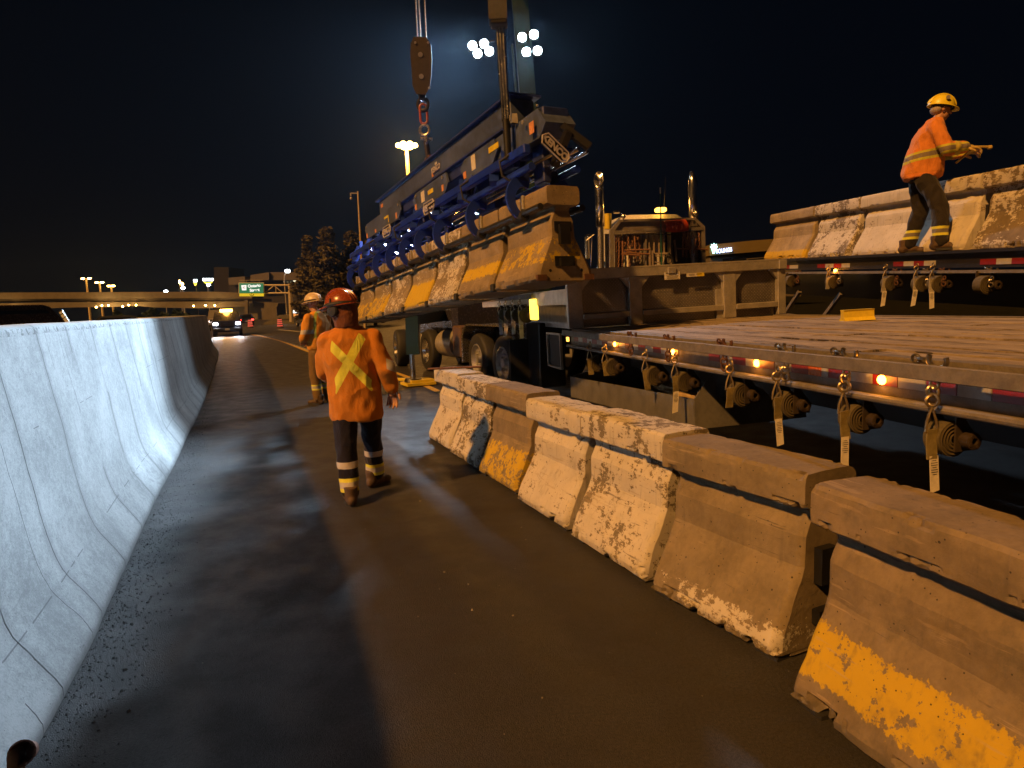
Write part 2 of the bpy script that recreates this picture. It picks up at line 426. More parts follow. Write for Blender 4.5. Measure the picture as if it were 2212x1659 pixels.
# concrete median wall, cast along a bend
WP = [(-.95, -9, 0), (-1.02, -2.5, 0), (-1.30, .4, 0), (-1.973, 2.626, 0), (-2.523, 4.052, 0), (-3.191, 5.749, 0), (-4.419, 8.929, 0), (-5.863, 12.62, 0), (-9.284, 21.01, 0), (-14.72, 33.36, 0), (-24.5, 50, 0), (-42, 74, 0)]
wl = spline(WP, 14)
prof = [(0, -.02), (0, .045), (.02, .085), (.05, .135), (.09, .20), (.128, .262), (.155, .315), (.176, .38), (.192, .45), (.215, .58), (.240, .78), (.265, 1.0), (.295, 1.22), (.325, 1.42), (.345, 1.585), (.352, 1.615), (.375, 1.632), (.47, 1.636), (.58, 1.634), (.60, 1.60), (.66, .9), (.95, .25), (.97, -.02)]
me = bpy.data.meshes.new('median_wall'); vs = []; uv = []; s = 0; fs = []
for i, p in enumerate(wl):
    d = wl[min(i + 1, len(wl) - 1)] - wl[max(i - 1, 0)]; d.z = 0; d.normalize(); nn = Vector((-d.y, d.x, 0))
    if i: s += (p - wl[i - 1]).length
    h = 0
    for j, (o, z) in enumerate(prof):
        if j: h += math.hypot(o - prof[j - 1][0], z - prof[j - 1][1])
        w = mn.noise(Vector((s * 2.2, h * 1.5, 3))) * .007 + mn.noise(Vector((s * .5, 0, 9))) * .02
        if j > 13: w += mn.noise(Vector((s * 9, h * 4, 1))) * .006
        vs.append(p + nn * (o + w) + Vector((0, 0, z + (mn.noise(Vector((s * 1.1, 7, 7))) * .006 if j > 13 else 0)))); uv.append((s, h))
n = len(prof)
for i in range(len(wl) - 1):
    for j in range(n - 1): fs.append((i * n + j, i * n + j + 1, (i + 1) * n + j + 1, (i + 1) * n + j))
me.from_pydata([tuple(v) for v in vs], [], fs); ul = me.uv_layers.new(name='run')
for l in me.loops: ul.data[l.index].uv = uv[l.vertex_index]
a = NM('cast_wall_concrete', 'UV'); S = a.x; H = a.y
n1 = a.noise(1.6, 6, .62); n2 = a.noise(22, 5, .7); n3 = a.noise(90, 3, .6); dr = a.noise(5, 5, .65, (2, 0, 0), (1.5, .16, 1))
c = a.mix((n1 * .45 + n2 * .3 + n3 * .25).ss(.38, .62), (.26, .27, .265), (.47, .48, .47))
c = a.mix(dr.ss(.55, .8) * .45, c, (.17, .175, .17))
wob = (a.noise(2.2, 3, .5, (5, 0, 0), (.4, 1, 1)) - .5) * .10
def cracks(off, per, wid, th, jit):
    t = (S + wob * jit + off) / per; f_ = (t.fr() - .5).ab() * per
    sel = a.noise(.9, 2, .5, (off * 3, off, 0), (1, .55, 1)).gt(th)
    return f_.ss(wid * .25, wid).inv() * sel
c1 = cracks(.13, .83, .010, .41, 1.0); c2 = cracks(.41, .83, .005, .54, 1.7); c3 = cracks(.62, 1.37, .005, .56, -1.3)
halo = cracks(.13, .83, .075, .40, 1.0)
c = a.mix(halo * .35, c, (.20, .205, .20))
hz = ((H - .345).ab().ss(.001, .005).inv() * a.noise(2.5, 2, .5, (8, 1, 0)).gt(.5)).mx((H - 1.13 + wob * .05).ab().ss(.001, .004).inv() * a.noise(1.7, 2, .5, (1, 8, 0)).gt(.58))
crk = c1.mx(c2).mx(c3)
c = a.mix(crk * .68, c, (.06, .06, .06)); c = a.mix(hz * .6, c, (.10, .10, .10))
swirl = a.noise(1.3, 2, .5, (4, 4, 0), (1, 1.4, 1), 2.0)
c = a.mix((swirl - .5).ab().ss(.004, .02).inv() * H.lt(.62) * a.noise(.8, 2, .5, (2, 7, 0)).gt(.56) * .3, c, (.17, .175, .175))
top = H.gt(1.69); c = a.mix(top * n2.ss(.4, .6) * .5, c, (.24, .22, .19))
edge = (H - 1.67).ab().lt(.02) * n2.gt(.53); c = a.mix(edge * .7, c, (.07, .07, .065))
c = a.mix(H.ss(.02, .10).inv() * .7, c, (.09, .09, .088))
po = (a.voro(34).lt(.09) * a.noise(6, 2).gt(.47)).mx(a.voro(9).lt(.045)); c = a.mix(po * .7, c, (.08, .08, .08))
a.col(c); a.set('Roughness', .82); a.set('Specular IOR Level', .25); a.bump(n2 * .5 + n3 * .35 + n1 * .5 - crk * 1.1 - hz * .5 - po * .4, .5, .007)
me.materials.append(a.m); me.polygons.foreach_set('use_smooth', [True] * len(me.polygons)); me.set_sharp_from_angle(angle=R(50))
tag(link('median_wall', me), 'long pale concrete median wall with vertical cracks, curving away beside the road', 'wall')
# gravel along its foot and grit on the road
mb = MB(); rr = random.Random(3)
STN = [M('grey_grit', (.09, .09, .09), .9, 0, .3, 60, 0), M('pale_grit', (.20, .18, .15), .85, 0, .3, 60, 0)]
def stone(x, y, r_, z=0.):
    vs = []; 
    for i in range(5): t = i * 1.257 + rr.random() * .5; vs.append((x + math.cos(t) * r_ * rr.uniform(.7, 1.2), y + math.sin(t) * r_ * rr.uniform(.7, 1.2), z))
    vs += [(v[0] * .45 + x * .55 + r_ * rr.uniform(-.2, .2), v[1] * .45 + y * .55, z + r_ * rr.uniform(.5, .9)) for v in vs]
    mb.add(vs, [(i, (i + 1) % 5, 5 + (i + 1) % 5, 5 + i) for i in range(5)] + [(5, 6, 7, 8, 9)])
for i in range(3000):
    k = rr.uniform(30, 110); j = int(k); p = wl[j].lerp(wl[j + 1], k - j); d = (wl[j + 1] - wl[j]).normalized()
    o = abs(rr.gauss(0, .15)) + .005; stone(p.x + d.y * o, p.y - d.x * o, rr.uniform(.0015, .006) * (2.2 if rr.random() < .02 else 1)) if p.y < 13 else None
mb.mat(1)
for i in range(260):
    y = 1.2 + 11 * rr.random() ** 1.4; x = rr.uniform(-.36 * y - .9, .1 * y + 1.2) ; stone(x, y, rr.choice((.0015, .0025, .003, .004, .006)))
for (px, py, r_) in ((908, 1083, .013), (1020, 1318, .010), (1012, 1262, .008), (960, 1236, .008), (1108, 1330, .007)):
    g = ground(px, py); stone(g.x, g.y, r_)
o = mb.build('gravel', STN, None, 0); tag(o, 'grey grit along the wall foot and loose pebbles on the road', 'gravel', kind='stuff')

# ---------------- bridge
TAN = M('bridge_concrete', (.115, .098, .075), .85, 0, .2, .8, .2, .02)
BR = empty('road_bridge', at(250, 690, 170), 'long concrete overpass crossing the road in the distance, lit by lamps below', 'bridge'); bi = BR.matrix_world.inverted()
def L(x, y, Y=170): return bi @ at(x, y, Y)
def slab(name, pts, dep, mat=TAN, parent=BR, Y=170):
    b = MB(); b.prism([L(x, y, Y) for x, y in pts], 0, 0, (0, dep, 0)); return b.build(name, mat, parent, 0)
slab('parapet', ((-700, 634), (0, 632), (470, 630), (545, 634), (545, 645), (470, 643.5), (0, 646), (-700, 648)), 1)
slab('deck', ((-700, 648), (0, 646), (470, 643.5), (545, 645), (545, 651), (0, 652), (-700, 654)), 14, M('shaded_bridge_concrete', (.12, .09, .06), .9, 0, .2, .8, 0), Y=171.2)
slab('girder', [(-700, 656), (0, 655), (120, 653), (300, 652), (520, 651), (545, 651)] + [(545, 662), (480, 664.5), (430, 666), (330, 664), (300, 661), (240, 663), (160, 664), (100, 666), (0, 676), (-700, 680)], 1.2, Y=170.6)
slab('abutment', ((522, 651), (600, 655), (600, 700), (480, 704), (476, 690)), 6, Y=172)
b = MB(); b.beam(L(533, 648, 169.6), L(533, 700, 169.6), .8, .8, (0, 1, 0)); b.build('pier', TAN, BR, 0)
slab('wing_wall', ((565, 668), (597, 662), (600, 695), (566, 697)), 3, Y=160)
ULB = ['left of the two lamps under the bridge at its far left end', 'right of the two lamps under the bridge at its far left end',
  'lowest lamp of the first trio under the bridge girder', 'middle lamp of the first trio under the bridge girder', 'lamp at the right of the first trio, below a lit patch of girder',
  'lowest lamp of the second trio under the bridge girder', 'middle lamp of the second trio under the bridge girder', 'lamp at the right of the second trio, below a lit patch of girder',
  'leftmost lamp of the trio under the bridge nearest the pickup', 'middle lamp of the trio under the bridge nearest the pickup', 'lamp under the bridge closest to the amber beacon of the pickup']
for i, (x, y) in enumerate(((5, 671), (9, 670), (208, 663.5), (220, 660), (234, 659.5), (265, 662), (278, 659), (294, 659), (418, 661), (444, 659.5), (464, 660))):
    p = at(x, y, 169); lp = empty('underbridge_lamp', p)
    tag(lp, ULB[i], 'lamp', 'lamps under the bridge')
    b = MB(); b.sph((0, 0, 0), .2, 10, 6); b.build('bulb', SOD, lp); b = MB(); b.box((0, .1, .35), (.45, .3, .25)); b.build('housing', DARK, lp, 0)
    if i in (1, 4, 7, 10, 3):
        l = bpy.data.lights.new('underbridge_glow', 'POINT'); l.energy = 600; l.color = (1, .6, .2); l.shadow_soft_size = .3
        lo = bpy.data.objects.new('underbridge_glow', l); COL.objects.link(lo); lo.parent = lp; lo.location = (.0, -1.0, -.4)

# ---------------- lamps on poles
def polelamp(name, head, foot_z, label, group=None, arms=(), r_=.12, pm=None, hm=None, cat='street lamp'):
    e = empty(name, Vector((head.x, head.y, foot_z)), label, cat, group); h = head.z - foot_z
    b = MB(); b.cyl((0, 0, 0), (0, 0, h), r_, r_ * .6, 10); b.build('pole', pm or TAN, e)
    for (dx, dz, w, hh) in arms:
        b = MB(); b.cyl((0, 0, h - .2), (dx, 0, h + dz), r_ * .4, n=6); b.build('bracket', pm or TAN, e)
        b = MB(); b.sph((dx, 0, h + dz), (w / 2, w / 3, hh / 2), 12, 8); b.build('lamp_head', hm or SOD, e)
    return e
for k, (x, y, lb) in enumerate(((186, 603, 'tallest twin headed lamp standing behind the bridge'), (215, 611.5, 'middle twin headed lamp standing behind the bridge'), (240, 619, 'shortest twin headed lamp standing behind the bridge'))):
    p = at(x, y, 235); polelamp('twin_street_lamp', p, 0, lb, 'twin lamps behind the bridge', ((-1.1 + .2 * k, .2, 1.3, .5), (1.1 - .2 * k, .2, 1.3, .5)), .45, M('lit_pole', (.62, .50, .28), .6))
pm = at(878, 314, 100)
HM = empty('high_mast_lamp', Vector((pm.x, pm.y, 0)), 'tall high-mast lamp with a ring of orange floodlights above the lifting frame', 'mast lamp')
b = MB(); b.cyl((0, 0, 0), (0, 0, pm.z - .3), .42, .24, 14); b.build('pole', M('mast_paint', (.75, .62, .28), .6, 0, .05), HM)
b = MB(); b.torus((0, 0, pm.z - .1), (0, 0, 1), 1.0, .06, 20, 6); b.build('ring', STEEL, HM)
for x, y in ((861, 314), (871, 310), (885, 310), (896, 314), (872, 318), (886, 318)):
    q = at(x, y, 100 + (1 if y < 312 else -1)) - Vector((pm.x, pm.y, 0)); b = MB(); b.sph(q, (.42, .42, .32), 14, 8); b.build('floodlight', SOD, HM)
l = bpy.data.lights.new('mast_glow', 'POINT'); l.energy = 9000; l.color = SODIUM; l.shadow_soft_size = 1
lo = bpy.data.objects.new('mast_glow', l); COL.objects.link(lo); lo.parent = HM; lo.location = (0, -1.5, pm.z - 1.2)
p = at(621, 585.5, 120)
SL = empty('led_street_lamp', Vector((p.x - .7, p.y, 0)), 'slim street lamp with a white head above the green sign gantry', 'street lamp')
b = MB(); b.tube([(0, 0, 0), (0, 0, p.z - 1.6), (.1, 0, p.z - .8), (.7, 0, p.z)], .1, 8); b.build('pole', STEEL, SL)
b = MB(); b.sph((.7, 0, p.z), (.5, .4, .28), 12, 8); b.build('lamp_head', EM('white_lamp_glow', (.85, .95, 1), 30), SL)
WLG = _mc['white_lamp_glow']
for x, y, lb in ((356, 629.5, 'white lamp peeping over the bridge parapet, left of the shop signs'), (393, 622, 'white lamp with orange lights above it behind the bridge'), (448, 615.5, 'white lamp on a pole beneath the larger yellow and white sign')):
    p = at(x, y, 190); polelamp('distant_white_lamp', p, 0, lb, 'white lamps behind the bridge', ((.3, 0, 1.1, .7),), .12, STEEL, WLG)
for x, y, lb in ((388, 609, 'upper small orange light behind the bridge'), (394, 614.5, 'lower small orange light behind the bridge')):
    p = at(x, y, 195); polelamp('distant_orange_lamp', p, 0, lb, 'small orange lights behind the bridge', ((0, 0, .6, 1.1),), .1, STEEL)
# camera pole
p = at(770, 413, 50)
CP = empty('camera_pole', Vector((p.x, p.y, 0)), 'thin pale pole with a short arm and a hanging camera above the dark trees', 'pole')
b = MB(); b.cyl((0, 0, 0), (.1, 0, p.z), .11, .06, 10); b.build('pole', M('lit_thin_pole', (.40, .32, .20), .6), CP)
b = MB(); b.beam((.1, 0, p.z - .15), (-.42, 0, p.z - .12), .06, .06); b.build('arm', STEEL, CP, 0)
b = MB(); b.cyl((-.42, 0, p.z - .12), (-.42, 0, p.z - .35), .06, n=8); b.sph((-.42, 0, p.z - .5), .1, 10, 8); b.build('camera', STEEL, CP)
# ---------------- sign gantry
YG = 95; pb = at(630, 690, YG)
GA = empty('sign_gantry', Vector((pb.x, pb.y, 0)), 'cantilever sign gantry with a green Ontario Street panel over the road', 'road sign'); gi = GA.matrix_world.inverted()
def GL(x, y, dy=0): return gi @ at(x, y, YG + dy)
GP = M('gantry_steel', (.42, .36, .27), .5, .2)
b = MB(); b.cyl((0, 0, 0), GL(626, 613), .33, .26, 14); b.build('post', GP, GA)
b = MB()
for (y0, y1) in ((616.2, 616), (633.5, 633)): b.cyl(GL(566, y0), GL(625, y1), .13, n=10)
for (x0, x1) in ((573, 592), (610, 592)): b.cyl(GL(x0, 632), GL(x1, 617), .07, n=8)
for x in (571, 596): b.cyl(GL(x, 632), GL(x, 617), .07, n=8)
b.build('truss', GP, GA)
def panel(name, x0, x1, y0, y1, mat, parent, dy, th=.08, f=GL):
    b = MB(); b.prism([f(x0, y0, dy), f(x1, y0, dy), f(x1, y1, dy), f(x0, y1, dy)], 0, 0, (0, th, 0)); return b.build(name, mat, parent, 0)
SGW = M('sign_white', (.75, .72, .65), .5, 0, .03, 3, 0)
sg = panel('sign_panel', 515.5, 569.5, 610.5, 633.5, SGW, GA, -.5, .1)
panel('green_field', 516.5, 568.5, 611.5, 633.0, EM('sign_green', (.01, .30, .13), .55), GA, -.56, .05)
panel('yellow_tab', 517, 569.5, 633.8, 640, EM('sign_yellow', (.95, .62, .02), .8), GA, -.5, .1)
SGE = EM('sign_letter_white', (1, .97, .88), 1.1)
rotx = Matrix.Rotation(R(90), 4, 'X') @ Matrix.Rotation(R(2.2), 4, 'Z')
text('Ontario', .55, SGE, GA, 'lettering', Matrix.Translation(GL(549, 617.5, -.62)) @ rotx, .01, bold=.022)
text('Street', .55, SGE, GA, 'lettering', Matrix.Translation(GL(550, 626.8, -.62)) @ rotx, .01, bold=.022)
b = MB(); c = GL(527, 621.5, -.6); b.prism([c + Vector(v) for v in ((-.36, 0, .36), (.36, 0, .36), (.3, 0, -.36), (-.3, 0, -.36))], 0, 0, (0, .03, 0)); b.build('route_shield', SGE, GA, 0)
text('42', .42, EM('shield_red', (.45, .08, .06), .5), GA, 'route_number', Matrix.Translation(GL(527, 621.5, -.64)) @ rotx, .01)
b = MB(); c = GL(544, 636.6, -.6)
b.box(c + Vector((0, 0, .12)), (.07, .04, .26)); b.tube([c + Vector(v) for v in ((-.28, 0, .08), (-.18, 0, -.1), (0, 0, -.16), (.18, 0, -.1), (.28, 0, .08))], .05, 6); b.build('down_arrow', INK, GA, 0)
b = MB(); b.beam(GL(517, 605.5), GL(567, 605), .05, .05); b.beam(GL(532, 605), GL(532, 611), .04, .04, (0, 1, 0)); b.beam(GL(560, 605), GL(560, 611), .04, .04, (0, 1, 0)); b.build('walkway_rail', GP, GA, 0)
# ---------------- far buildings
BG = empty('flat_roofed_building', at(560, 690, 230), 'dark building with pale overhanging roof blocks above the sign gantry', 'building'); bi = BG.matrix_world.inverted()
PB = M('pale_cladding', (.11, .095, .085), .8, 0, .1, .3, 0); DB = M('dark_cladding', (.018, .014, .015), .8, 0, .2, .3, 0)
slab('roof_block', ((493, 600), (529, 597), (529, 613), (494, 616)), 8, PB, BG, 222)
slab('roof_block', ((541, 594), (581, 588), (581, 605), (541, 608)), 10, PB, BG, 222)
slab('roof_block', ((581, 588), (650, 588), (650, 605), (581, 605)), 10, M('dim_cladding', (.10, .085, .08), .8, 0, .1, .3, 0), BG, 223)
slab('wall', ((494, 607), (652, 600), (680, 690), (494, 690)), 14, DB, BG, 226)
slab('dark_tower', ((462, 577), (494, 577), (494, 690), (462, 690)), 14, M('dark_brick', (.008, .005, .006), .9), BG, 236)
for x in range(612, 640, 7): slab('window', ((x, 607), (x + 4, 607), (x + 4, 611), (x, 611)), .2, EM('dim_window', (.9, .75, .4), .10 if x != 633 else .10), BG, 225.5)
slab('window', ((633, 606), (639, 605.5), (639, 609), (633, 609.5)), .2, EM('lit_window', (1, .9, .6), 1.2), BG, 225)
for (cx, y0, w, lb) in ((449, 601, 11.3, 'larger lit sign with white lettering over a yellow crescent'), (421.4, 603.5, 3.6, 'smaller lit sign with a white top over a yellow crescent')):
    e = empty('shop_sign', Vector((at(cx, y0, 205).x, 205, 0)), lb, 'sign', 'white and yellow shop signs'); ei = e.matrix_world.inverted()
    f = lambda x, y: ei @ at(x, y, 205)
    b = MB(); nL = 7 if w > 5 else 3
    for k in range(nL):
        x0 = cx - w + 2 * w * k / nL; b.prism([f(x0, y0 + (k % 2) * .8), f(x0 + 2 * w / nL * .86, y0 + (k % 2) * .8), f(x0 + 2 * w / nL * .86, y0 + 5.6), f(x0, y0 + 5.6)], 0, 0, (0, .3, 0))
    b.build('lettering', EM('white_sign_glow', (.85, .97, 1), 9), e, 0)
    b = MB(); up = [f(cx - w * .85 + 1.7 * w * t, y0 + 7 + 2.6 * math.sin(math.pi * t)) for t in [i / 10 for i in range(11)]]; dn = [f(cx - w * .85 + 1.7 * w * t, y0 + 7.2 + 6.2 * math.sin(math.pi * t)) for t in [i / 10 for i in range(11)]]
    b.prism(up + dn[::-1], 0, 0, (0, .3, 0)); b.build('crescent', EM('yellow_sign_glow', (1, .72, .05), 4), e, 0)
    b = MB(); q = f(cx, y0 + 6); b.cyl((q.x, .5, 0), (q.x, .5, q.z), .2, n=8); b.build('pylon', DARK, e)
e = empty('roadside_sign', Vector((at(648, 690, 86).x, 86, 0)), 'low lit white and orange sign board behind the dark car', 'sign'); ei = e.matrix_world.inverted(); f = lambda x, y: ei @ at(x, y, 86)
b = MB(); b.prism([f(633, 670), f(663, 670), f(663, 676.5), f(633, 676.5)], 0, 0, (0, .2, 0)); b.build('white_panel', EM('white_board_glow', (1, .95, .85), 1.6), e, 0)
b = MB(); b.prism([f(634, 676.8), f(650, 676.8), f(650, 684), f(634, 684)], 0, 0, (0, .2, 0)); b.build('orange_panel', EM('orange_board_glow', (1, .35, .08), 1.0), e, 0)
b = MB(); q = f(636, 684); b.box((q.x + .3, .1, q.z / 2), (.12, .12, q.z)); q = f(660, 684); b.box((q.x, .1, q.z / 2 + .4), (.12, .12, q.z + .8)); b.build('post', DARK, e, 0)
b = MB(); [b.prism([f(x, 672.6), f(x + 1.6, 672.6), f(x + 1.6, 674), f(x, 674)], 0, 0, (0, -.05, 0)) for x in (637, 640, 643, 647, 650, 654, 657)]; b.build('lettering', INK, e, 0)
YB = empty('storefront_building', at(1600, 640, 62), 'low brown building with a blue-white lit sign beyond the trailers', 'building'); bi = YB.matrix_world.inverted()
slab('fascia', ((1533, 529), (1620, 520), (1730, 512), (1730, 536), (1533, 552)), 9, M('fascia_brown', (.13, .095, .03), .8, 0, .1, .5, 0), YB, 62)
slab('wall', ((1534, 551), (1730, 536), (1730, 640), (1534, 640)), 8, M('wall_brown', (.10, .08, .055), .8, 0, .1, .5, 0), YB, 62.4)
for x0, x1 in ((1562, 1580), (1584, 1612), (1617, 1650)): slab('window', ((x0, 560), (x1, 557), (x1, 580), (x0, 580)), .1, GLASS, YB, 62.2)
bsg = EM('blue_letter_glow', (.42, .55, 1), 5)
for dx in (0,): text('YOUNGS', .50, bsg, YB, 'lettering', Matrix.Translation(bi @ at(1563.5, 541.5, 61.7)) @ rotx @ Matrix.Rotation(R(3.5), 4, 'Z') @ Matrix.Scale(.72, 4, (1, 0, 0)), .03, bold=.012)
b = MB(); c = bi @ at(1542, 538, 61.6)
for ang, ln in ((90, .42), (55, .42), (125, .42), (20, .36), (160, .36), (-20, .25), (200, .25)):
    d = Vector((math.cos(R(ang)), 0, math.sin(R(ang)))); w = Vector((-d.z, 0, d.x)) * .13; c0 = c + Vector((0, 0, .1))
    b.prism([c0, c0 + d * ln * .5 + w, c0 + d * ln, c0 + d * ln * .5 - w], 0, 0, (0, -.08, 0))
b.prism([c + Vector(v) for v in ((-.22, 0, .05), (.14, 0, .05), (.08, 0, -.38), (-.1, 0, -.42))], 0, 0, (0, -.08, 0)); b.build('leaf_emblem', EM('green_emblem_glow', (.45, 1, .85), 4), YB, 0)

# ---------------- trees
def leafmat(name, c):
    a = NM(name); k = a.noise(2.5, 3, .6); a.col(a.mix(k.ss(.3, .7), tuple(v * .55 for v in c), tuple(v * 1.35 for v in c))); a.set('Roughness', .8); return a.m
LM = leafmat('conifer_needles', (.075, .062, .022)); BARK = M('bark', (.05, .035, .02), .95, 0, .3, 8, .5)
def tree(x, y, h, w, seed, label, base=.12, layers=16, n=5200, lm=None, leaf=.2, kind='conifer_tree', broad=False):
    r_ = random.Random(seed); e = empty(kind, Vector((x, y, 0)), label, 'tree', None)
    b = MB(); b.tube([(0, 0, 0), (.1, 0, h * .4), (0, .05, h * .95)], [h * .022, h * .015, .03], 8)
    crown = MB(); limbs = []
    for i in range(layers * 4):
        t = base + (1 - base) * (i / (layers * 4)) ** 1.0; z = h * t
        rad = w * (math.sin(min(1, t * 1.25) * math.pi) ** .6 * .6 + .35 * (1 - t)) if broad else w * (1 - t) ** .75 * r_.uniform(.55, 1.1)
        if not broad and t < .3: rad *= .75 + t
        a = r_.random() * 6.283; tip = Vector((math.cos(a) * rad, math.sin(a) * rad, z + rad * r_.uniform(-.12, .22)))
        b.tube([(0, 0, z), tip * .6 + Vector((0, 0, z * .4)), tip], [.05, .03, .01], 4); limbs.append((Vector((0, 0, z)), tip))
    for i in range(n):
        p0, p1 = r_.choice(limbs); t = r_.random() ** .5; p = p0.lerp(p1, t) + Vector((r_.gauss(0, .16), r_.gauss(0, .16), r_.gauss(0, .12))) * w * .42
        d = Vector((r_.gauss(0, 1), r_.gauss(0, 1), r_.gauss(0, .5))).normalized() * leaf * r_.uniform(.5, 1.3); q = d.cross(Vector((r_.gauss(0, 1), r_.gauss(0, 1), r_.gauss(0, 1)))).normalized() * leaf * .35
        crown.add([p - d, p + q, p + d, p - q], [(0, 1, 2, 3)])
    b.build('trunk', BARK, e); crown.build('crown', lm or LM, e, 0); return e
for (px, top, Y, w, sd, lb, nn) in ((705, 497, 60, 3.1, 1, 'tall spreading evergreen tree standing behind the two workers', 7000), (757, 505, 62, 3.0, 2, 'dark evergreen tree close under the far end of the lifting frame', 6000),
        (662, 512, 66, 2.2, 3, 'narrower evergreen at the edge of the tree group, above the dark car', 4500), (672, 560, 70, 2.2, 7, 'low evergreen behind the dark car and gantry post', 3500), (800, 520, 66, 3.0, 9, 'evergreen partly hidden by the hanging barriers', 4500)):
    p = at(px, top, Y); tree(p.x, Y, p.z, w, sd, lb, n=nn * 2, leaf=.24, broad=True)
GM = leafmat('dark_green_leaves', (.016, .035, .014))
for (px, top, Y, w, sd, lb) in ((250, 671, 150, 2.5, 11, 'small green tree seen under the bridge'), (330, 668, 150, 4.5, 12, 'dark leafy tree under the bridge near the pickup'), (380, 672, 150, 4, 13, 'dark bush under the middle of the bridge')):
    p = at(px, top, Y); tree(p.x, Y, p.z, w, sd, lb, .05, 10, 900, GM, .5, 'leafy_tree', True)
# ================================================================ VEHICLES
def wheel(b_parent, c, r_, w, axis, rim=None, name='wheel', lugs=False):
    """Tyre with rounded shoulders, rim as a sub-part."""
    c = Vector(c); ax = Vector(axis).normalized(); b = MB()
    b.lathe(c - ax * w / 2, c + ax, [(0, r_ * .62), (0, r_ * .90), (w * .08, r_ * .97), (w * .2, r_), (w * .8, r_), (w * .92, r_ * .97), (w, r_ * .9), (w, r_ * .62), (w * .7, r_ * .58), (w * .3, r_ * .58), (0, r_ * .62)], 32)
    t = b.build(name, BLACK, b_parent)
    b = MB(); o = c + ax * w / 2
    b.lathe(c - ax * w * .3, c + ax, [(0, .01), (0, r_ * .60), (w * .8, r_ * .60), (w * .82, r_ * .56), (w * .55, r_ * .50), (w * .45, r_ * .2), (w * .6, r_ * .17), (w * .75, r_ * .15), (w * .78, .005)], 28)
    if lugs:
        p, q = basis(ax)
        for i in range(10): t_ = i * .628; u = c + ax * w * .16 + (p * math.cos(t_) + q * math.sin(t_)) * r_ * .34; b.cyl(u, u + ax * .05, .018, n=6)
    b.build('rim', rim or STEEL, t); return t
def car(mat, label, paint, Ln=4.7, Wd=1.85, Ht=1.7, style='suv', front=None, rear=None, group=None, cat='car', name='parked_car'):
    """Nose points along local -Y."""
    e = empty(name, mat, label, cat, group); h = Wd / 2; y0 = -Ln / 2; y1 = Ln / 2
    belt = Ht * .58; nose = Ht * (.62 if style == 'pickup' else .55)
    P = [(y0, .35), (y0 + .02, nose * .82), (y0 + .12, nose), (y0 + Ln * .26, belt * 1.02), (y0 + Ln * .38, Ht * .97), (y0 + Ln * .42, Ht)]
    P += [(y0 + Ln * .62, Ht), (y0 + Ln * .68, Ht * .97), (y0 + Ln * .70, belt), (y1 - .02, belt * 1.0), (y1, .4)] if style == 'pickup' else [(y1 - .75, Ht), (y1 - .4, Ht * .95), (y1 - .12, belt * 1.02), (y1, belt * .85), (y1, .38)]
    b = MB(); vs = []; 
    for sx in (-1, -.86, .86, 1):
        for (y, z) in P:
            k = 1 - max(0, (z - belt)) / Ht * .42 if abs(sx) == 1 else 1 - max(0, (z - belt)) / Ht * .30
            up = (.0 if abs(sx) == 1 else .035); vs.append((sx * h * k, y, z + (up if z > .5 else -up)))
    n = len(P)
    fs = [(k * n + i, k * n + (i + 1) % n, (k + 1) * n + (i + 1) % n, (k + 1) * n + i) for k in range(3) for i in range(n)]
    fs += [list(range(n)), [3 * n + i for i in range(n - 1, -1, -1)]]
    b.add(vs, fs); b.build('body', paint, e, 30)
    cx = h * .80
    ws = [(y0 + Ln * .275, belt * 1.05), (y0 + Ln * .385, Ht * .94)]
    b = MB(); b.add([(-cx, ws[0][0] - .03, ws[0][1] + .03), (cx, ws[0][0] - .03, ws[0][1] + .03), (cx * .88, ws[1][0] - .05, ws[1][1] + .03), (-cx * .88, ws[1][0] - .05, ws[1][1] + .03)], [(0, 1, 2, 3)]); b.build('windscreen', GLASS, e, 0)
    yr = y0 + Ln * .685 if style == 'pickup' else y1 - .3
    b = MB(); b.box((0, yr + .1, (belt + Ht) / 2), (cx * 1.7, .03, (Ht - belt) * .66), Matrix.Rotation(R(0 if style == 'pickup' else 22), 3, 'X')); b.build('rear_window', GLASS, e, 0)
    for sx in (-1, 1):
        b = MB(); b.prism([(sx * h * .93, y0 + Ln * .31, belt * 1.06), (sx * h * .93, (y0 + Ln * .66) if style == 'pickup' else y1 - .55, belt * 1.06), (sx * h * .84, (y0 + Ln * .63) if style == 'pickup' else y1 - .75, Ht * .93), (sx * h * .84, y0 + Ln * .41, Ht * .93)], 0, 0, (sx * .02, 0, 0)); b.build('side_window', GLASS, e, 0)
        for yy in (y0 + .85, y1 - .9): wheel(e, (sx * (h - .10), yy, .36), .36, .24, (sx, 0, 0))
        b = MB(); b.box((sx * h * .76, y0 - .01, nose * .84), (.30, .08, .17), ch=.03); b.build('headlight', front or STEEL, e)
        b = MB(); b.box((sx * h * .80, y1 - (.0 if style != 'pickup' else -.01), belt * .90), (.30, .07, .17), ch=.03); b.build('tail_light', rear or REDT, e)
        b = MB(); b.box((sx * (h + .1), y0 + Ln * .31, belt * 1.12), (.2, .12, .15), ch=.03); b.build('mirror', paint, e)
    b = MB(); b.box((0, y0 - .03, .5), (Wd * .96, .14, .26), ch=.05); b.build('bumper', DARK, e); b = MB(); b.box((0, y1 + .03, .52), (Wd * .96, .14, .26), ch=.05); b.build('bumper', DARK, e)
    b = MB(); b.box((0, y0 - .02, nose * .78), (Wd * .5, .06, .26)); b.build('grille', DARK, e, 0)
    b = MB(); b.box((0, y1 + .11, .6), (.32, .02, .16)); b.build('number_plate', WHT, e, 0)
    b = MB(); b.box((0, y0 - .11, .52), (.32, .02, .14)); b.build('number_plate', WHT, e, 0)
    return e
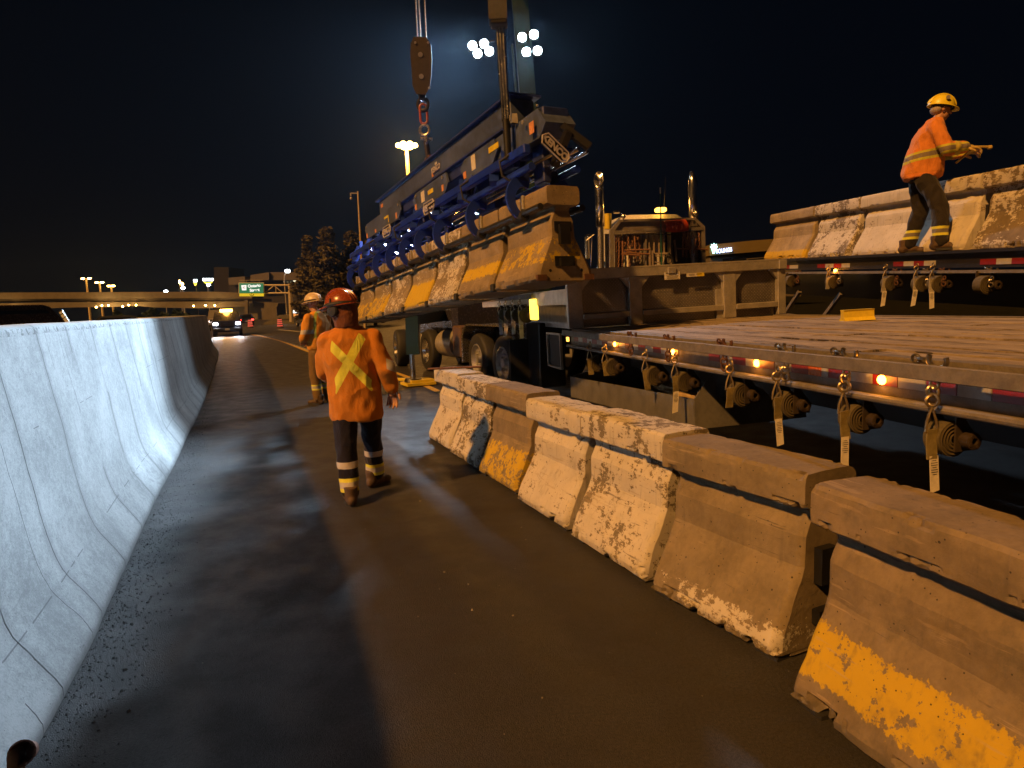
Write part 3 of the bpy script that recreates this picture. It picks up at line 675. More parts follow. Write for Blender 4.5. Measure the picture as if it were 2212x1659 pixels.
DKP = M('dark_car_paint', (.02, .02, .026), .2, .3, .1, 3, 0); HL = EM('headlight_glow', (.93, .93, 1), 55); TLG = EM('tail_light_glow', (1, .04, .03), 9)
p = ground(499, 726)
pk = car(TR((p.x - 1.2, p.y + 2.4, 0), R(22)), 'dark pickup facing us with headlights on and a glowing amber beacon on its roof', DKP, 5.4, 2.05, 1.80, 'pickup', HL, cat='pickup truck', name='pickup_truck')
b = MB(); b.box((0, -.1, 1.93), (.9, .25, .2), ch=.05); b.build('amber_beacon', EM('pickup_beacon_glow', (1, .5, .06), 45), pk)
l = bpy.data.lights.new('beacon_light', 'POINT'); l.energy = 600; l.color = (1, .42, .06); l.shadow_soft_size = .3; lo = bpy.data.objects.new('beacon_light', l); COL.objects.link(lo); lo.parent = pk; lo.location = (0, -.6, 2.3)
for sx in (-.75, .75):
    l = bpy.data.lights.new('headlight_beam', 'SPOT'); l.energy = 220; l.color = (.9, .9, 1); l.spot_size = R(70); l.shadow_soft_size = .1; lo = bpy.data.objects.new('headlight_beam', l); COL.objects.link(lo); lo.parent = pk; lo.location = (sx, -2.85, .95); lo.rotation_euler = (R(84), 0, R(180))
p = ground(462, 715)
car(TR((p.x - 1.2, p.y + 4, 0), R(24)), 'pale van half hidden between the pickup and the end of the wall', M('van_paint', (.16, .15, .14), .3, 0, .08, 3, 0), 5, 2.0, 2.1, 'suv', EM('dim_headlight', (1, .8, .7), 5), cat='van', name='pale_van')
p = ground(657, 706)
car(TR((p.x, p.y + 2, 0), R(215)), 'dark car with red tail lights lit, behind the worker in the yellow-orange shirt', DKP, 4.6, 1.9, 1.68, 'suv', None, TLG)
p = ground(533, 703)
car(TR((p.x, p.y, 0), R(203)), 'small dark car with red tail lights next to the pickup', DKP, 4.5, 1.8, 1.5, 'suv', None, TLG)
p = at(75, 690, 24)
car(TR((p.x - .6, p.y, -.05), R(160)), 'dark tall van passing beyond the median wall', M('dark_van_paint', (.03, .02, .015), .25, .2, .2, 3, 0), 5.2, 2.0, 2.25, 'suv', EM('van_side_lamp', (1, .45, .1), 9), EM('van_tail_lamp', (1, .25, .05), 6), cat='van', name='passing_van')
p = at(232, 690, 52)
car(TR((p.x, p.y, .1), R(-60)), 'dark car with bright lights just showing above the median wall', M('blue_grey_paint', (.06, .07, .10), .2, .3, .1, 3, 0), 4.6, 1.85, 1.72, 'suv', EM('blue_white_headlight', (.8, .88, 1), 14))
# leaning reflective post on the wall
p0 = at(148, 698, 6.0); p1 = at(131, 672, 6.0)
e = empty('delineator_post', Vector((p0.x, p0.y, 1.63)), 'leaning grey and white banded post on top of the median wall', 'post')
b = MB(); d = (p1 - p0); b.beam((0, 0, -.02), d, .035, .012, (0, 1, 0)); b.build('post', DARK, e, 0)
b = MB(); [b.beam(d * t0 + Vector((0, -.008, 0)), d * t1 + Vector((0, -.008, 0)), .034, .006, (0, 1, 0)) for t0, t1 in ((.02, .38), (.45, .68), (.76, .9))]; b.build('reflective_band', M('pale_reflector', (.5, .55, .6), .4), e, 0)
# construction barrels
ORG = M('barrel_orange', (.75, .10, .03), .5, 0, .1)
def barrel():
    e = empty('traffic_barrel', Matrix.Identity(4), 'x', 'traffic barrel', 'striped traffic barrels on the far lane')
    b = MB(); b.lathe((0, 0, .06), (0, 0, 1), [(0, .28), (.2, .27), (.2, .25), (.5, .24), (.5, .22), (.8, .21), (.8, .16), (.98, .13), (1.0, .01)], 20); b.build('body', DARK, e)
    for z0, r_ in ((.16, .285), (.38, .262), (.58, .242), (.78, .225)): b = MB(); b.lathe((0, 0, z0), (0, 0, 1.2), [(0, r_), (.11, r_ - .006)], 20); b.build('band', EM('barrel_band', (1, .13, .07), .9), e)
    b = MB(); b.lathe((0, 0, 0), (0, 0, 1), [(0, .05), (0, .38), (.06, .36), (.06, .05)], 20); b.build('base', BLACK, e); return e
bb = barrel(); p = ground(605, 708); bb.matrix_world = TR((p.x, p.y, 0)); bb['label'] = 'striped red and black traffic barrel below the sign gantry post'
p = ground(541, 708); dup(bb, TR((p.x, p.y, 0)), 'striped red and black traffic barrel beside the pickup')

# ================================================================ MOVABLE BARRIER UNITS
BPROF = [(.0, 0), (.14, 0), (.27, .002), (.292, .02), (.297, .055), (.285, .095), (.262, .145), (.232, .20), (.202, .252), (.172, .305), (.147, .350), (.131, .385), (.130, .43), (.128, .49), (.125, .520), (.106, .555), (.088, .588), (.083, .602), (.082, .628), (.088, .642), (.12, .648), (.150, .652), (.163, .662), (.166, .70), (.166, .765), (.160, .795), (.146, .81), (.07, .8125), (0, .813)]
def fine(P, step):
    out = []
    for a, b in zip(P[:-1], P[1:]):
        k = max(1, round(math.hypot(b[0] - a[0], b[1] - a[1]) / step)); out += [(a[0] + (b[0] - a[0]) * i / k, a[1] + (b[1] - a[1]) * i / k) for i in range(k)]
    return out + [P[-1]]
def barrier(name, seed, mat, parent=None, Ln=.90, step=.022, chip=1.0, nx=46, zs=1.0):
    """Unit runs along local Y, centred; T-shaped top and flared foot, chipped arrises."""
    half = fine(BPROF, step); k = len(half); ring = half + [(-x, z) for x, z in half[-2:0:-1]]; n = len(ring)
    so = seed * 17.3; vs = []; ys = []
    for i in range(nx + 1):
        t = i / nx; ys.append(-Ln / 2 + Ln * (t + math.sin(2 * math.pi * t) * -.06))
    for i, y in enumerate(ys):
        e_ = Ln / 2 - abs(y); endk = 1 - .16 * max(0, 1 - e_ / .045) ** 2
        for (x, z) in ring:
            X_, Z_ = x, z
            if .03 < z < .63: X_ *= endk
            yk = 1 - (.085 / Ln) * (1 if z < .60 else max(0, (.648 - z) / .048))
            p = Vector((X_, y * yk, Z_)); q = p + Vector((so, so * .3, 0))
            d = (mn.noise(q * 9) * .0035 + mn.noise(q * 28) * .0015) * chip
            sgn = 1 if x > 0 else (-1 if x < 0 else 0)
            p.x += sgn * d
            # chips along the lower T edge, the foot and the ends
            c_ = mn.noise(Vector((y * 7 + so, z * 9, 3.1 * sgn))); c2 = mn.noise(Vector((y * 23 + so, z * 20, 8 + sgn)))
            bite = max(0, c_ * .8 + c2 * .5 - .12)
            if z < .07 and abs(x) > .2: p.x -= sgn * bite * .07 * chip; p.z += bite * .05 * (1 if z < .03 else .3) * chip
            if .64 < z < .68 and abs(x) > .13: p.x -= sgn * bite * .035 * chip; p.z += bite * .03 * chip
            if z > .79 and abs(x) > .13: p.x -= sgn * bite * .02 * chip; p.z -= bite * .015 * chip
            if e_ < .05:
                b2 = max(0, mn.noise(Vector((x * 11, z * 8 + so, so))) + .5 * c2 - .1); p.y -= math.copysign(b2 * .005 * chip * (1 - e_ / .05), y)
            if z > .805: p.z += (mn.noise(q * 14) * .002)
            p.z *= zs; vs.append(p)
    fs = [(i * n + j, i * n + (j + 1) % n, (i + 1) * n + (j + 1) % n, (i + 1) * n + j) for i in range(nx) for j in range(n)]
    for o_, rev in ((0, 0), (nx * n, 1)):
        for j in range(k - 1):
            l0 = o_ + j; l1 = o_ + j + 1; r0 = o_ + (n - j) % n; r1 = o_ + (n - j - 1) % n
            f_ = [l0, l1, r1, r0] if r0 != l0 else [l0, l1, r1]
            if l1 == r1: f_ = [l0, l1, r0]
            fs.append(f_)
    b = MB(); b.add(vs, fs); o = b.build(name, mat, parent, 15)
    h = MB(); h.box((0, -Ln / 2 + .035, .40), (.10, .07, .17)); h.box((0, -Ln / 2 + .035, .16), (.12, .07, .07)); h.each('hinge', DARK, o, 0)
    h = MB(); h.box((0, Ln / 2 - .035, .40), (.10, .07, .17)); h.box((0, Ln / 2 - .035, .16), (.12, .07, .07)); h.each('hinge', DARK, o, 0)
    return o
GRP = 'barrier units standing in a line on the road'
specs = [  # near end (P1), far end (P0), material, label
 ((1.355, 1.66), (1.072, 2.565), dict(base=(.24, .20, .165), white=0, yellow=(.13, .315), yth=.42, seed=1, dirt=.95), 'pockmarked barrier unit with a wide ragged yellow stripe, nearest unit of the road row'),
 ((1.137, 2.800), (.722, 3.640), dict(base=(.235, .20, .155), white=.62, wz=(.03, .135), seed=2, dirt=.3), 'plain smooth tan road barrier unit with a ragged pale paint line along its foot'),
 ((.722, 3.700), (.355, 4.560), dict(base=(.20, .175, .14), white=.86, seed=3, dirt=.45), 'heavily flaked pale road barrier unit with worn top, next to the plain tan one'),
 ((.345, 4.640), (-.005, 5.480), dict(base=(.21, .18, .14), white=1.0, seed=4, dirt=.55), 'pale painted barrier unit with dark diagonal scuffs on its side'),
 ((-.010, 5.640), (-.375, 6.480), dict(base=(.235, .195, .145), white=0, yellow=(.02, .33), yth=.47, seed=5, dirt=.45), 'dull brown barrier unit with patchy yellow paint over its lower half'),
 ((-.388, 6.560), (-.735, 7.395), dict(base=(.20, .17, .13), white=.80, seed=6, dirt=.7), 'weathered barrier unit crossed by the shadow of the walking worker'),
 ((-.745, 7.480), (-1.085, 8.310), dict(base=(.24, .20, .15), white=.92, seed=7, dirt=.35), 'last unit of the road barrier row, farthest along, with a metal bar on top'),
]
for i, (p1, p0, kw, lb) in enumerate(specs):
    a1 = Vector((*p1, 0)); a0 = Vector((*p0, 0)); d = (a0 - a1).normalized(); r_ = Vector((d.y, -d.x, 0))
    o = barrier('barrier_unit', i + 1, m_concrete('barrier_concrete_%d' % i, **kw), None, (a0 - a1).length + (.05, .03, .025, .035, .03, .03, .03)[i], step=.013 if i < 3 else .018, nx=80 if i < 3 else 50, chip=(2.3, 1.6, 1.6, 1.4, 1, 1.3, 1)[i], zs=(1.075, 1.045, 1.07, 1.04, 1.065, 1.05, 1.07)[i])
    c = (a0 + a1) / 2 + r_ * .295; o.matrix_world = frame((c.x, c.y, bank(c.x) * .0 + .012), (r_.x, r_.y, 0), (d.x, d.y, 0), (0, 0, 1)); tag(o, lb, 'barrier', GRP)
    f_ = MB(); [f_.box((sx * .2, sy * ((a0 - a1).length / 2 - .10), -.004), (.14, .13, .022)) for sx in (-1, 1) for sy in (-1, 1)]
    f_.each('rubber_foot', BLACK, o, 0)
b = MB(); b.cyl((0, 0, 0), (.66, -.18, .02), .014, n=8); o = b.build('steel_bar', RUST); o.matrix_world = TR((-1.02, 8.18, .89)); tag(o, 'thin rusty steel bar lying across the top of the farthest road barrier unit', 'bar')

# ================================================================ SUSPENDED STRING OF UNITS AND ITS LIFTING FRAME
LP = Vector((.533, 5.897, 1.832)); LL = Vector((-.448, .892, -.065)); LW = Vector((.894, .449, 0)); LN = LW.cross(LL)
LM4 = frame(LP, LW, LL, LN)
PIT = .966
lspec = [(dict(base=(.27, .22, .16), yellow=(.16, .36), yth=.50, seed=21, dirt=.35), 'hanging barrier unit at the near end of the string, its notched end face showing'),
 (dict(base=(.27, .22, .16), yellow=(.17, .30), yth=.42, seed=22, dirt=.3), 'hanging barrier unit, second from the near end, with a thin yellow stripe'),
 (dict(base=(.24, .20, .15), white=.7, seed=23, dirt=.6), 'hanging barrier unit, third from the near end, pale with brown dirt at the foot'),
 (dict(base=(.30, .25, .18), white=.3, yellow=(.04, .33), yth=.35, seed=24, dirt=.5), 'hanging barrier unit in the middle of the string with a broad solid yellow foot'),
 (dict(base=(.24, .20, .15), white=.55, seed=25, dirt=.75), 'hanging barrier unit, third from the far end, mottled and dirty'),
 (dict(base=(.25, .21, .15), white=.3, yellow=(.03, .33), yth=.47, seed=26, dirt=.6), 'hanging barrier unit, second from the far end, with a faded yellow foot'),
 (dict(base=(.24, .20, .15), yellow=(.03, .3), yth=.5, white=.3, seed=27, dirt=.5), 'farthest hanging barrier unit, beside the hard hat of the walking worker')]
for i, (kw, lb) in enumerate(lspec):
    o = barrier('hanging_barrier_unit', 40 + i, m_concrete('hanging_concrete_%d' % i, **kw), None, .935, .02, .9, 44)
    o.matrix_world = LM4 @ TR((0, PIT * (i + .5), 0)); tag(o, lb, 'barrier', 'barrier units hanging from the lifting frame')
    if i == 0:
        s_ = MB(); yq = -.935 / 2 + .048
        for z, w in ((.47, .17), (.17, .20)): s_.box((0, yq, z), (w, .03, .085))
        for x in (-.15, .17): s_.cyl((x, yq + .01, .09), (x, yq - .006, .09), .014, n=10)
        s_.each('hinge_slot', DARK, o, 0)
        s_ = MB(); [s_.box((0, yq - .02, z), (.07, .02, .04)) for z in (.47, .17)]; s_.box((-.24, yq, .03), (.09, .04, .05)); s_.box((.24, yq, .03), (.1, .04, .05)); s_.each('hinge_plate', RUST, o, 0)
    c_ = MB(); [c_.box((sx * .27, .925 / 2 + .02, .035), (.06, .06, .08), ch=.01) for sx in (-1, 1)]; c_.each('rubber_foot', BLACK, o)
FR = empty('lifting_frame', LM4, 'long blue steel lifting frame with curved claws gripping the hanging barriers', 'lifting frame')
b = MB(); b.box((0, 2.87, 1.64), (.26, 4.45, .24), ch=.01); b.build('upper_beam', BEAMP, FR)
b = MB(); b.box((0, 2.87, 1.775), (.34, 4.6, .02)); b.box((0, 2.87, 1.505), (.34, 4.5, .02)); b.each('beam_flange', BLUED, FR, 0)
b = MB(); b.box((0, 2.9, 1.425), (.26, 5.7, .13), ch=.01); b.build('lower_beam', BLUED, FR)
b = MB()
b.prism([(-.15, -.02, 1.33), (-.15, .10, 1.48), (-.15, 1.0, 1.47), (-.15, .95, 1.27), (-.15, .1, 1.23)], 0, 0, (.30, 0, 0)); b.build('end_plate', BEAMP, FR, 0)
for (u0, u1, z0, z1) in ((.86, 1.78, 1.24, 1.46), (2.15, 3.4, 1.25, 1.47), (3.92, 5.82, 1.30, 1.53)):
    b = MB(); b.prism([(-.185, u0 + .12, z0), (-.185, u0, z0 + .1), (-.185, u0 + .06, z1), (-.185, u1 - .12, z1), (-.185, u1, z1 - .07), (-.185, u1 - .1, z0)], 0, 0, (.02, 0, 0))
    b.prism([(.165, u0 + .12, z0), (.165, u0, z0 + .1), (.165, u0 + .06, z1), (.165, u1 - .12, z1), (.165, u1, z1 - .07), (.165, u1 - .1, z0)], 0, 0, (.02, 0, 0))
    b.build('side_plate', BEAMP, FR, 0)
b = MB(); [b.box((0, u, 1.49), (.22, .16, .05)) for u in (.5, 1.6, 2.8, 4.0, 5.1)]; b.each('spacer', DARK, FR, 0)
# stickers and writing plates
def face_plate(name, u, z, w, h, mat, x=-.19, tilt=0, th=.004):
    b = MB(); b.box((0, 0, 0), (th, w, h)); o = b.build(name, mat, FR, 0); o.matrix_local = Matrix.Translation((x, u, z)) @ Matrix.Rotation(tilt, 4, 'X'); return o
for (u, z, w, h) in ((.16, 1.33, .08, .10), (2.32, 1.32, .06, .07), (3.28, 1.30, .06, .07), (4.12, 1.36, .06, .08), (5.70, 1.35, .06, .07), (1.66, 1.30, .07, .07), (2.75, 1.58, .06, .05), (4.95, 1.67, .10, .05), (5.2, 1.34, .07, .05)):
    face_plate('orange_sticker', u, z, w, h, STICK, -.188 if z < 1.5 else -.132)
for (u, z, w, h) in ((1.42, 1.37, .10, .15), (3.0, 1.37, .12, .13), (2.62, 1.64, .06, .11)): face_plate('pale_sticker', u, z, w, h, CARD, -.188 if z < 1.5 else -.132)
for (u, z, w, h) in ((.93, 1.38, .22, .055), (2.72, 1.37, .18, .05), (4.6, 1.43, .20, .03), (4.5, 1.39, .03, .1)): face_plate('yellow_sticker', u, z, w, h, YPAINT, -.188)
KM = M('plate_letter_grey', (.45, .42, .45), .5)
mtx_side = Matrix(((0, 0, -1, 0), (-1, 0, 0, 0), (0, 1, 0, 0), (0, 0, 0, 1)))
def name_plate(u, z, x, size, rot=None, parent=FR):
    b = MB(); w, h = size * 3.5, size * 1.25; t = size * .09
    r0 = [(-w / 2, 0), (-w / 2 + h * .3, h / 2), (w / 2 - h * .3, h / 2), (w / 2, h * .2), (w / 2, -h * .2), (w / 2 - h * .3, -h / 2), (-w / 2 + h * .3, -h / 2)]
    b.tube([(p[0], p[1], .003) for p in r0], t, 6, True); base = Matrix.Translation((x, u, z)) @ mtx_side if rot is None else rot
    o = b.build('name_plate_rim', KM, parent, 0); o.matrix_local = base
    text('KENCO', size * .95, KM, parent, 'name_plate_lettering', base @ Matrix.Translation((0, 0, .004)), .002, bold=.004)
name_plate(2.62, 1.16, -.262, .105); name_plate(4.38, 1.19, -.262, .11)
b = MB(); b.box((0, 2.62, 1.62), (.272, .26, .13), ch=.02); b.build('maker_plate', BLUED, FR)
text('KENCO', .085, KM, FR, 'name_plate_lettering', Matrix.Translation((-.139, 2.62, 1.62)) @ mtx_side, .002, bold=.003)
# scissor gear below the beams
b = MB(); b.box((-.22, 3.45, 1.165), (.07, 6.5, .085), ch=.01); b.box((.22, 3.45, 1.165), (.07, 6.5, .085), ch=.01); b.each('carrier_beam', BLUE, FR)
b = MB(); b.cyl((-.23, .12, .99), (-.23, 6.95, .99), .035, n=10); b.cyl((.23, .12, .99), (.23, 6.95, .99), .035, n=10); b.each('claw_shaft', BLUE, FR)
US = [.40, 1.33, 2.30, 2.98, 3.62, 4.25, 4.95, 5.80, 6.60]
for k, u in enumerate([.9, 1.7, 2.5, 3.3, 4.1, 4.9, 5.7, 6.4]):
    b = MB()
    for sx in (-1, 1):
        b.beam((sx * .06, u + .30, 1.33), (sx * .28, u - .12, 1.00), .09, .05, (0, 0, 1)); b.beam((sx * .20, u - .35, 1.16), (sx * .10, u + .05, 1.36), .05, .06)
    b.each('link_arm', BLUE, FR, 0)
b = MB(); rk = random.Random(4); u = .25  # added blocks that break the floodlight through the frame into patches
while u < 6.5:
    ln = rk.uniform(.12, .42); z0 = rk.choice((.90, 1.12, 1.2, 1.2)); z1 = rk.uniform(1.26, 1.36); b.box((rk.uniform(-.06, .06), u + ln / 2, (z0 + z1) / 2), (.08, ln, z1 - z0), ch=.01); u += ln + rk.uniform(.12, .40)
b.each('light_break_block', BLUED, FR)
def claw(sx):
    b = MB(); o_ = []; i_ = []
    for t in range(0, 13):
        g = R(62 + 203 * t / 12); o_.append((sx * (-.175 + .175 * math.cos(g)), 0, .785 + .205 * math.sin(g))); i_.append((sx * (-.165 + (.088 + .02 * t / 12) * math.cos(g)), 0, .775 + (.105 + .03 * t / 12) * math.sin(g)))
    b.prism(o_ + i_[::-1], 0, 0, (0, .035, 0)); return b
for u in US:
    for sx in (1, -1):
        b = claw(sx); cl = b.build('claw', BLUE, FR, 0); cl.location = (0, u, 0)
        b = MB(); b.box((-sx * .15, .06, .985), (.10, .12, .12), ch=.01); b.build('claw_clamp', BLUED, cl)
        b = MB(); b.cyl((-sx * .205, -.05, .61), (-sx * .205, .12, .61), .045, n=12); b.build('claw_pad', BLACK, cl)
        b = MB(); b.box((-sx * .178, .03, .745), (.03, .05, .13), ch=.008); b.build('grip_shoe', STRAPW, cl)
b = MB(); [b.cyl((sx * .212, .05, .635), (sx * .212, 6.75, .635), .030, n=10) for sx in (-1, 1)]; b.each('grip_bar', M('dark_grip_bar', (.05, .05, .05), .35, .5), FR)
b = MB()
for (x, z, u0, u1) in ((-.10, 1.06, -.22, 3.1), (-.02, 1.03, -.3, 2.6), (.04, 1.00, -.34, 2.2), (-.12, .93, .6, 3.4), (-.25, .90, 5.2, 6.9)): b.cyl((x, u0, z), (x, u1, z), .016, n=10)
b.each('hydraulic_rod', CHROME, FR)
b = MB(); [b.cyl((x, u, z), (x, u + .05, z), .026, n=10) for x, u, z in ((-.10, .95, 1.06), (-.02, .62, 1.03), (-.10, 2.3, 1.06), (-.12, 1.7, .93))]; b.each('rod_cap', STICK, FR)
b = MB(); b.beam((.0, -.03, 1.30), (.18, -.16, 1.10), .07, .04, (0, 1, 0)); b.beam((.02, -.1, 1.24), (-.02, .1, 1.0), .06, .06, (0, 1, 0)); b.build('end_bracket', DARK, FR, 0)
pl = onplane(1178, 305, LP - LL * .25, LL); q0 = LM4.inverted() @ pl
pl = onplane(1212, 338, LP - LL * .25, LL); q1 = LM4.inverted() @ pl
dx = (q1 - q0).normalized(); name_plate(0, 0, 0, .082, frame((q0 + q1) / 2 + Vector((0, -.03, 0)), dx, Vector((0, -1, 0)).cross(dx), (0, -1, 0)))
b = MB(); b.beam(q0 - dx * .02 + Vector((0, -.012, 0)), q1 + dx * .02 + Vector((0, -.012, 0)), .02, .10, (-dx.z, 0, dx.x)); b.build('name_plate', DARK, FR, 0)
b = MB()
for u, x0 in ((.42, -.2), (1.35, -.2), (2.35, -.2), (3.7, -.2), (5.0, -.2)): b.tube([(x0, u + .05, 1.22), (x0 - .13, u + .12, 1.13), (x0 - .12, u + .10, 1.0), (x0 - .03, u + .06, .93)], .011, 6)
b.each('hydraulic_hose', BLACK, FR)
b = MB(); b.prism([(-.02, 3.02, 1.78), (-.02, 3.38, 1.78), (-.02, 3.28, 1.93), (-.02, 3.12, 1.93)], 0, 0, (.04, 0, 0)); b.build('lifting_lug', RUST, FR, 0)
b = MB(); b.sph((-.17, .07, 1.49), .012, 8, 6); [b.cyl((-.19, u, z), (-.20, u, z), .018, n=8) for u, z in ((.3, 1.42), (.6, 1.36), (2.3, 1.43), (3.25, 1.43), (4.0, 1.48), (5.7, 1.48))]; b.each('bolt', STEEL, FR)
# ---------------- hook block on its cables
top = LM4 @ Vector((0, 3.20, 1.90)); Yh = top.y
def HK(x, y, dy=0): return at(x, y, Yh + dy)
hb = HK(910, 140)
HB = empty('hook_block', Matrix.Translation(hb), 'rusty crane hook block with hook and red chain link above the lifting frame', 'hook block'); hi = HB.matrix_world.inverted()
def HL_(x, y, dy=0): return hi @ HK(x, y, dy)
RB = M('grimy_block_paint', (.018, .011, .010), .6, .2, .45, 10, .3)
for dy in (-.10, .10):
    b = MB(); b.prism([HL_(x, y, dy) for x, y in ((893, 79), (921, 80), (931, 97), (933, 125), (932, 160), (929, 185), (919, 204), (899, 203), (891, 184), (889, 150), (886, 118), (887, 95))], 0, 0, (0, .025, 0)); b.build('cheek_plate', RB, HB, 0)
b = MB(); c = HL_(908, 118); b.cyl(c - Vector((0, .07, 0)), c + Vector((0, .09, 0)), .095, n=24); c = HL_(910, 165); b.cyl(c - Vector((0, .07, 0)), c + Vector((0, .09, 0)), .09, n=24); b.each('sheave', DARK, HB)
b = MB(); [b.cyl(HL_(x, y, -.12), HL_(x, y, .14), r_, n=12) for x, y, r_ in ((908, 118, .03), (910, 165, .03), (897, 92, .015), (925, 92, .015), (927, 190, .015))]; b.each('pin', STEEL, HB)
b = MB(); b.cyl(HL_(911, 200), HL_(913, 214), .045, n=12); b.torus(HL_(914, 226), (.35, 1, 0), .072, .024, 20, 8, a0=-60, a1=240); b.build('hook', RB, HB)
for (x, y, s_, nr, m_, nm, rr_) in ((915, 246, .085, (.3, 1, 0), M('red_link_paint', (.30, .05, .03), .45, 0, .3, 15, .2), 'chain_link', .016),): b = MB(); b.torus(HL_(x, y), nr, .045, rr_, 28, 8, sx=1, p=(1, 0, 0)); 
mb_ = MB(); c = HL_(915, 246); rr_ = .045; ht = .075
pts = [c + Vector((math.cos(R(t)) * rr_, 0, math.sin(R(t)) * rr_ + (ht if math.sin(R(t)) > 0 else -ht))) for t in range(0, 360, 20)]; mb_.tube(pts, .015, 8, True); mb_.build('chain_link', M('red_link_paint', (.30, .05, .03), .45, 0, .3, 15, .2), HB)
b = MB(); b.torus(HL_(917, 281), (.2, 1, 0), .062, .017, 22, 8); b.torus(HL_(920, 303), (1, .3, 0), .055, .017, 22, 8); b.cyl(HL_(908, 299), HL_(934, 301), .02, n=10); b.build('shackle', M('bare_shackle_steel', (.30, .28, .27), .3, .8), HB)
b = MB(); b.tube([HL_(920, 305), HL_(922, 318), hi @ (LM4 @ Vector((0, 3.2, 1.88)))], [.03, .035, .03], 8); b.build('sling', RB, HB)
b = MB()
for x0, x1 in ((894, 902), (900, 909), (914, 921)): b.cyl(HL_(x0 - 6, -220), HL_(x1, 82), .009, n=6)
b.each('hoist_cable', M('wire_rope', (.16, .13, .10), .5, .6, .3, 60, .3), HB)
# ================================================================ CRANE
YC = 21.0
cb = at(1148, 655, YC)
CR = empty('crane_truck', Matrix.Translation((cb.x, YC, 0)), 'dark green crane with white work lights, a chrome cylinder and an outrigger leg', 'crane'); ci = CR.matrix_world.inverted()
def CL(x, y, Y=YC): return ci @ at(x, y, Y)
b = MB(); p0 = CL(1166, 560); p1 = CL(1128, 95); p2 = CL(1118, -60)
b.beam(p0 + (p0 - p1) * .25, p2, .46, .46, (0, 1, 0)); b.build('column', GREENP, CR, 0)
b = MB(); b.beam(p0 + (p0 - p1) * .2 + Vector((.26, -.1, 0)), p1 + Vector((.26, -.1, 0)), .05, .05, (0, 1, 0)); b.beam(p0 + Vector((-.3, 0, 0)), p1 + Vector((-.3, 0, 0)), .06, .1, (0, 1, 0)); b.each('column_rail', GREENP, CR, 0)
# hydraulic cylinder hanging in front of the beams
YY = 6.35
b = MB(); b.beam(CL(1072, -60, YY), CL(1076, 48, YY), .165, .16, (0, 1, 0)); b.build('cylinder_housing', M('grey_housing', (.06, .06, .065), .5, .2), CR, 0)
b = MB(); b.box(CL(1078, 51, YY), (.15, .15, .05), ch=.01); b.build('cylinder_collar', DARK, CR)
b = MB()
for k in range(3): b.cyl(CL(1074 + 6.5 * k, 56, YY), CL(1088 + 5.5 * k, 262, YY), .0165, n=14)
b.each('cylinder_rod', CHROME, CR)
b = MB(); b.cyl(CL(1093, 258, YY), CL(1098, 345, YY), .035, n=14); b.build('rod_end', DARK, CR)
b = MB(); b.prism([CL(x, y, YY - .03) for x, y in ((1106, 245), (1117, 245), (1119, 262), (1106, 261))], 0, 0, (0, .02, 0)); b.prism([CL(x, y, YY - .035) for x, y in ((1105.5, 261), (1119, 263), (1119, 266), (1105.5, 264))], 0, 0, (0, .02, 0)); b.build('bracket_plate', STEEL, CR, 0)
b = MB(); b.beam(CL(1072, -55, YY) + Vector((0, -.2, .35)), CL(1118, -60) + Vector((0, .3, .3)), .5, .5); b.build('boom', GREENP, CR, 0)
# outrigger
Yo = 14.1; go = ground(903, 833)
b = MB(); b.beam(CL(889, 640, Yo), CL(893, 765, Yo), .26, .24, (0, 1, 0)); b.build('outrigger_leg', GREENP, CR, 0)
b = MB(); b.beam(CL(884, 690, Yo) + Vector((0, .3, .0)), CL(1060, 670, 20.5), .22, .25); b.build('outrigger_beam', GREENP, CR, 0)
b = MB(); b.cyl(CL(889, 763, Yo), CL(893, 818, Yo), .055, n=14); b.build('outrigger_ram', CHROME, CR)
b = MB(); b.cyl(CL(893, 817, Yo), CL(893, 824, Yo), .17, .2, n=16); b.build('outrigger_foot', DARK, CR)
b = MB(); b.box((0, 0, .9), (5.2, 2.0, .35)); b.box((-1.6, .3, 1.5), (1.8, 1.6, .9), ch=.06); b.build('chassis', DARK, CR)
for (x, y) in ((867, 748), (1000, 742)):
    w_ = at(x, y, 19.0); wheel(CR, ci @ Vector((w_.x, w_.y, .52)), .52, .32, (-.95, -.3, 0), CHROME, lugs=True)
pad = MB(); pad.box((0, 0, .05), (.62, .55, .055)); pad.box((.05, .03, .105), (.5, .45, .05)); o = pad.build('outrigger_pad', [YPAINT], None, 0); o.matrix_world = TR((go.x, Yo, 0), R(25)); tag(o, 'stacked yellow pads under the chrome foot of the crane outrigger', 'pad')
pad = MB(); pad.box((0, 0, .03), (.7, .14, .05)); o = pad.build('pad_board', YPAINT, None, 0); g = ground(868, 822); o.matrix_world = TR((g.x, g.y, 0), R(-25)); tag(o, 'loose yellow board lying just left of the outrigger pads', 'board')
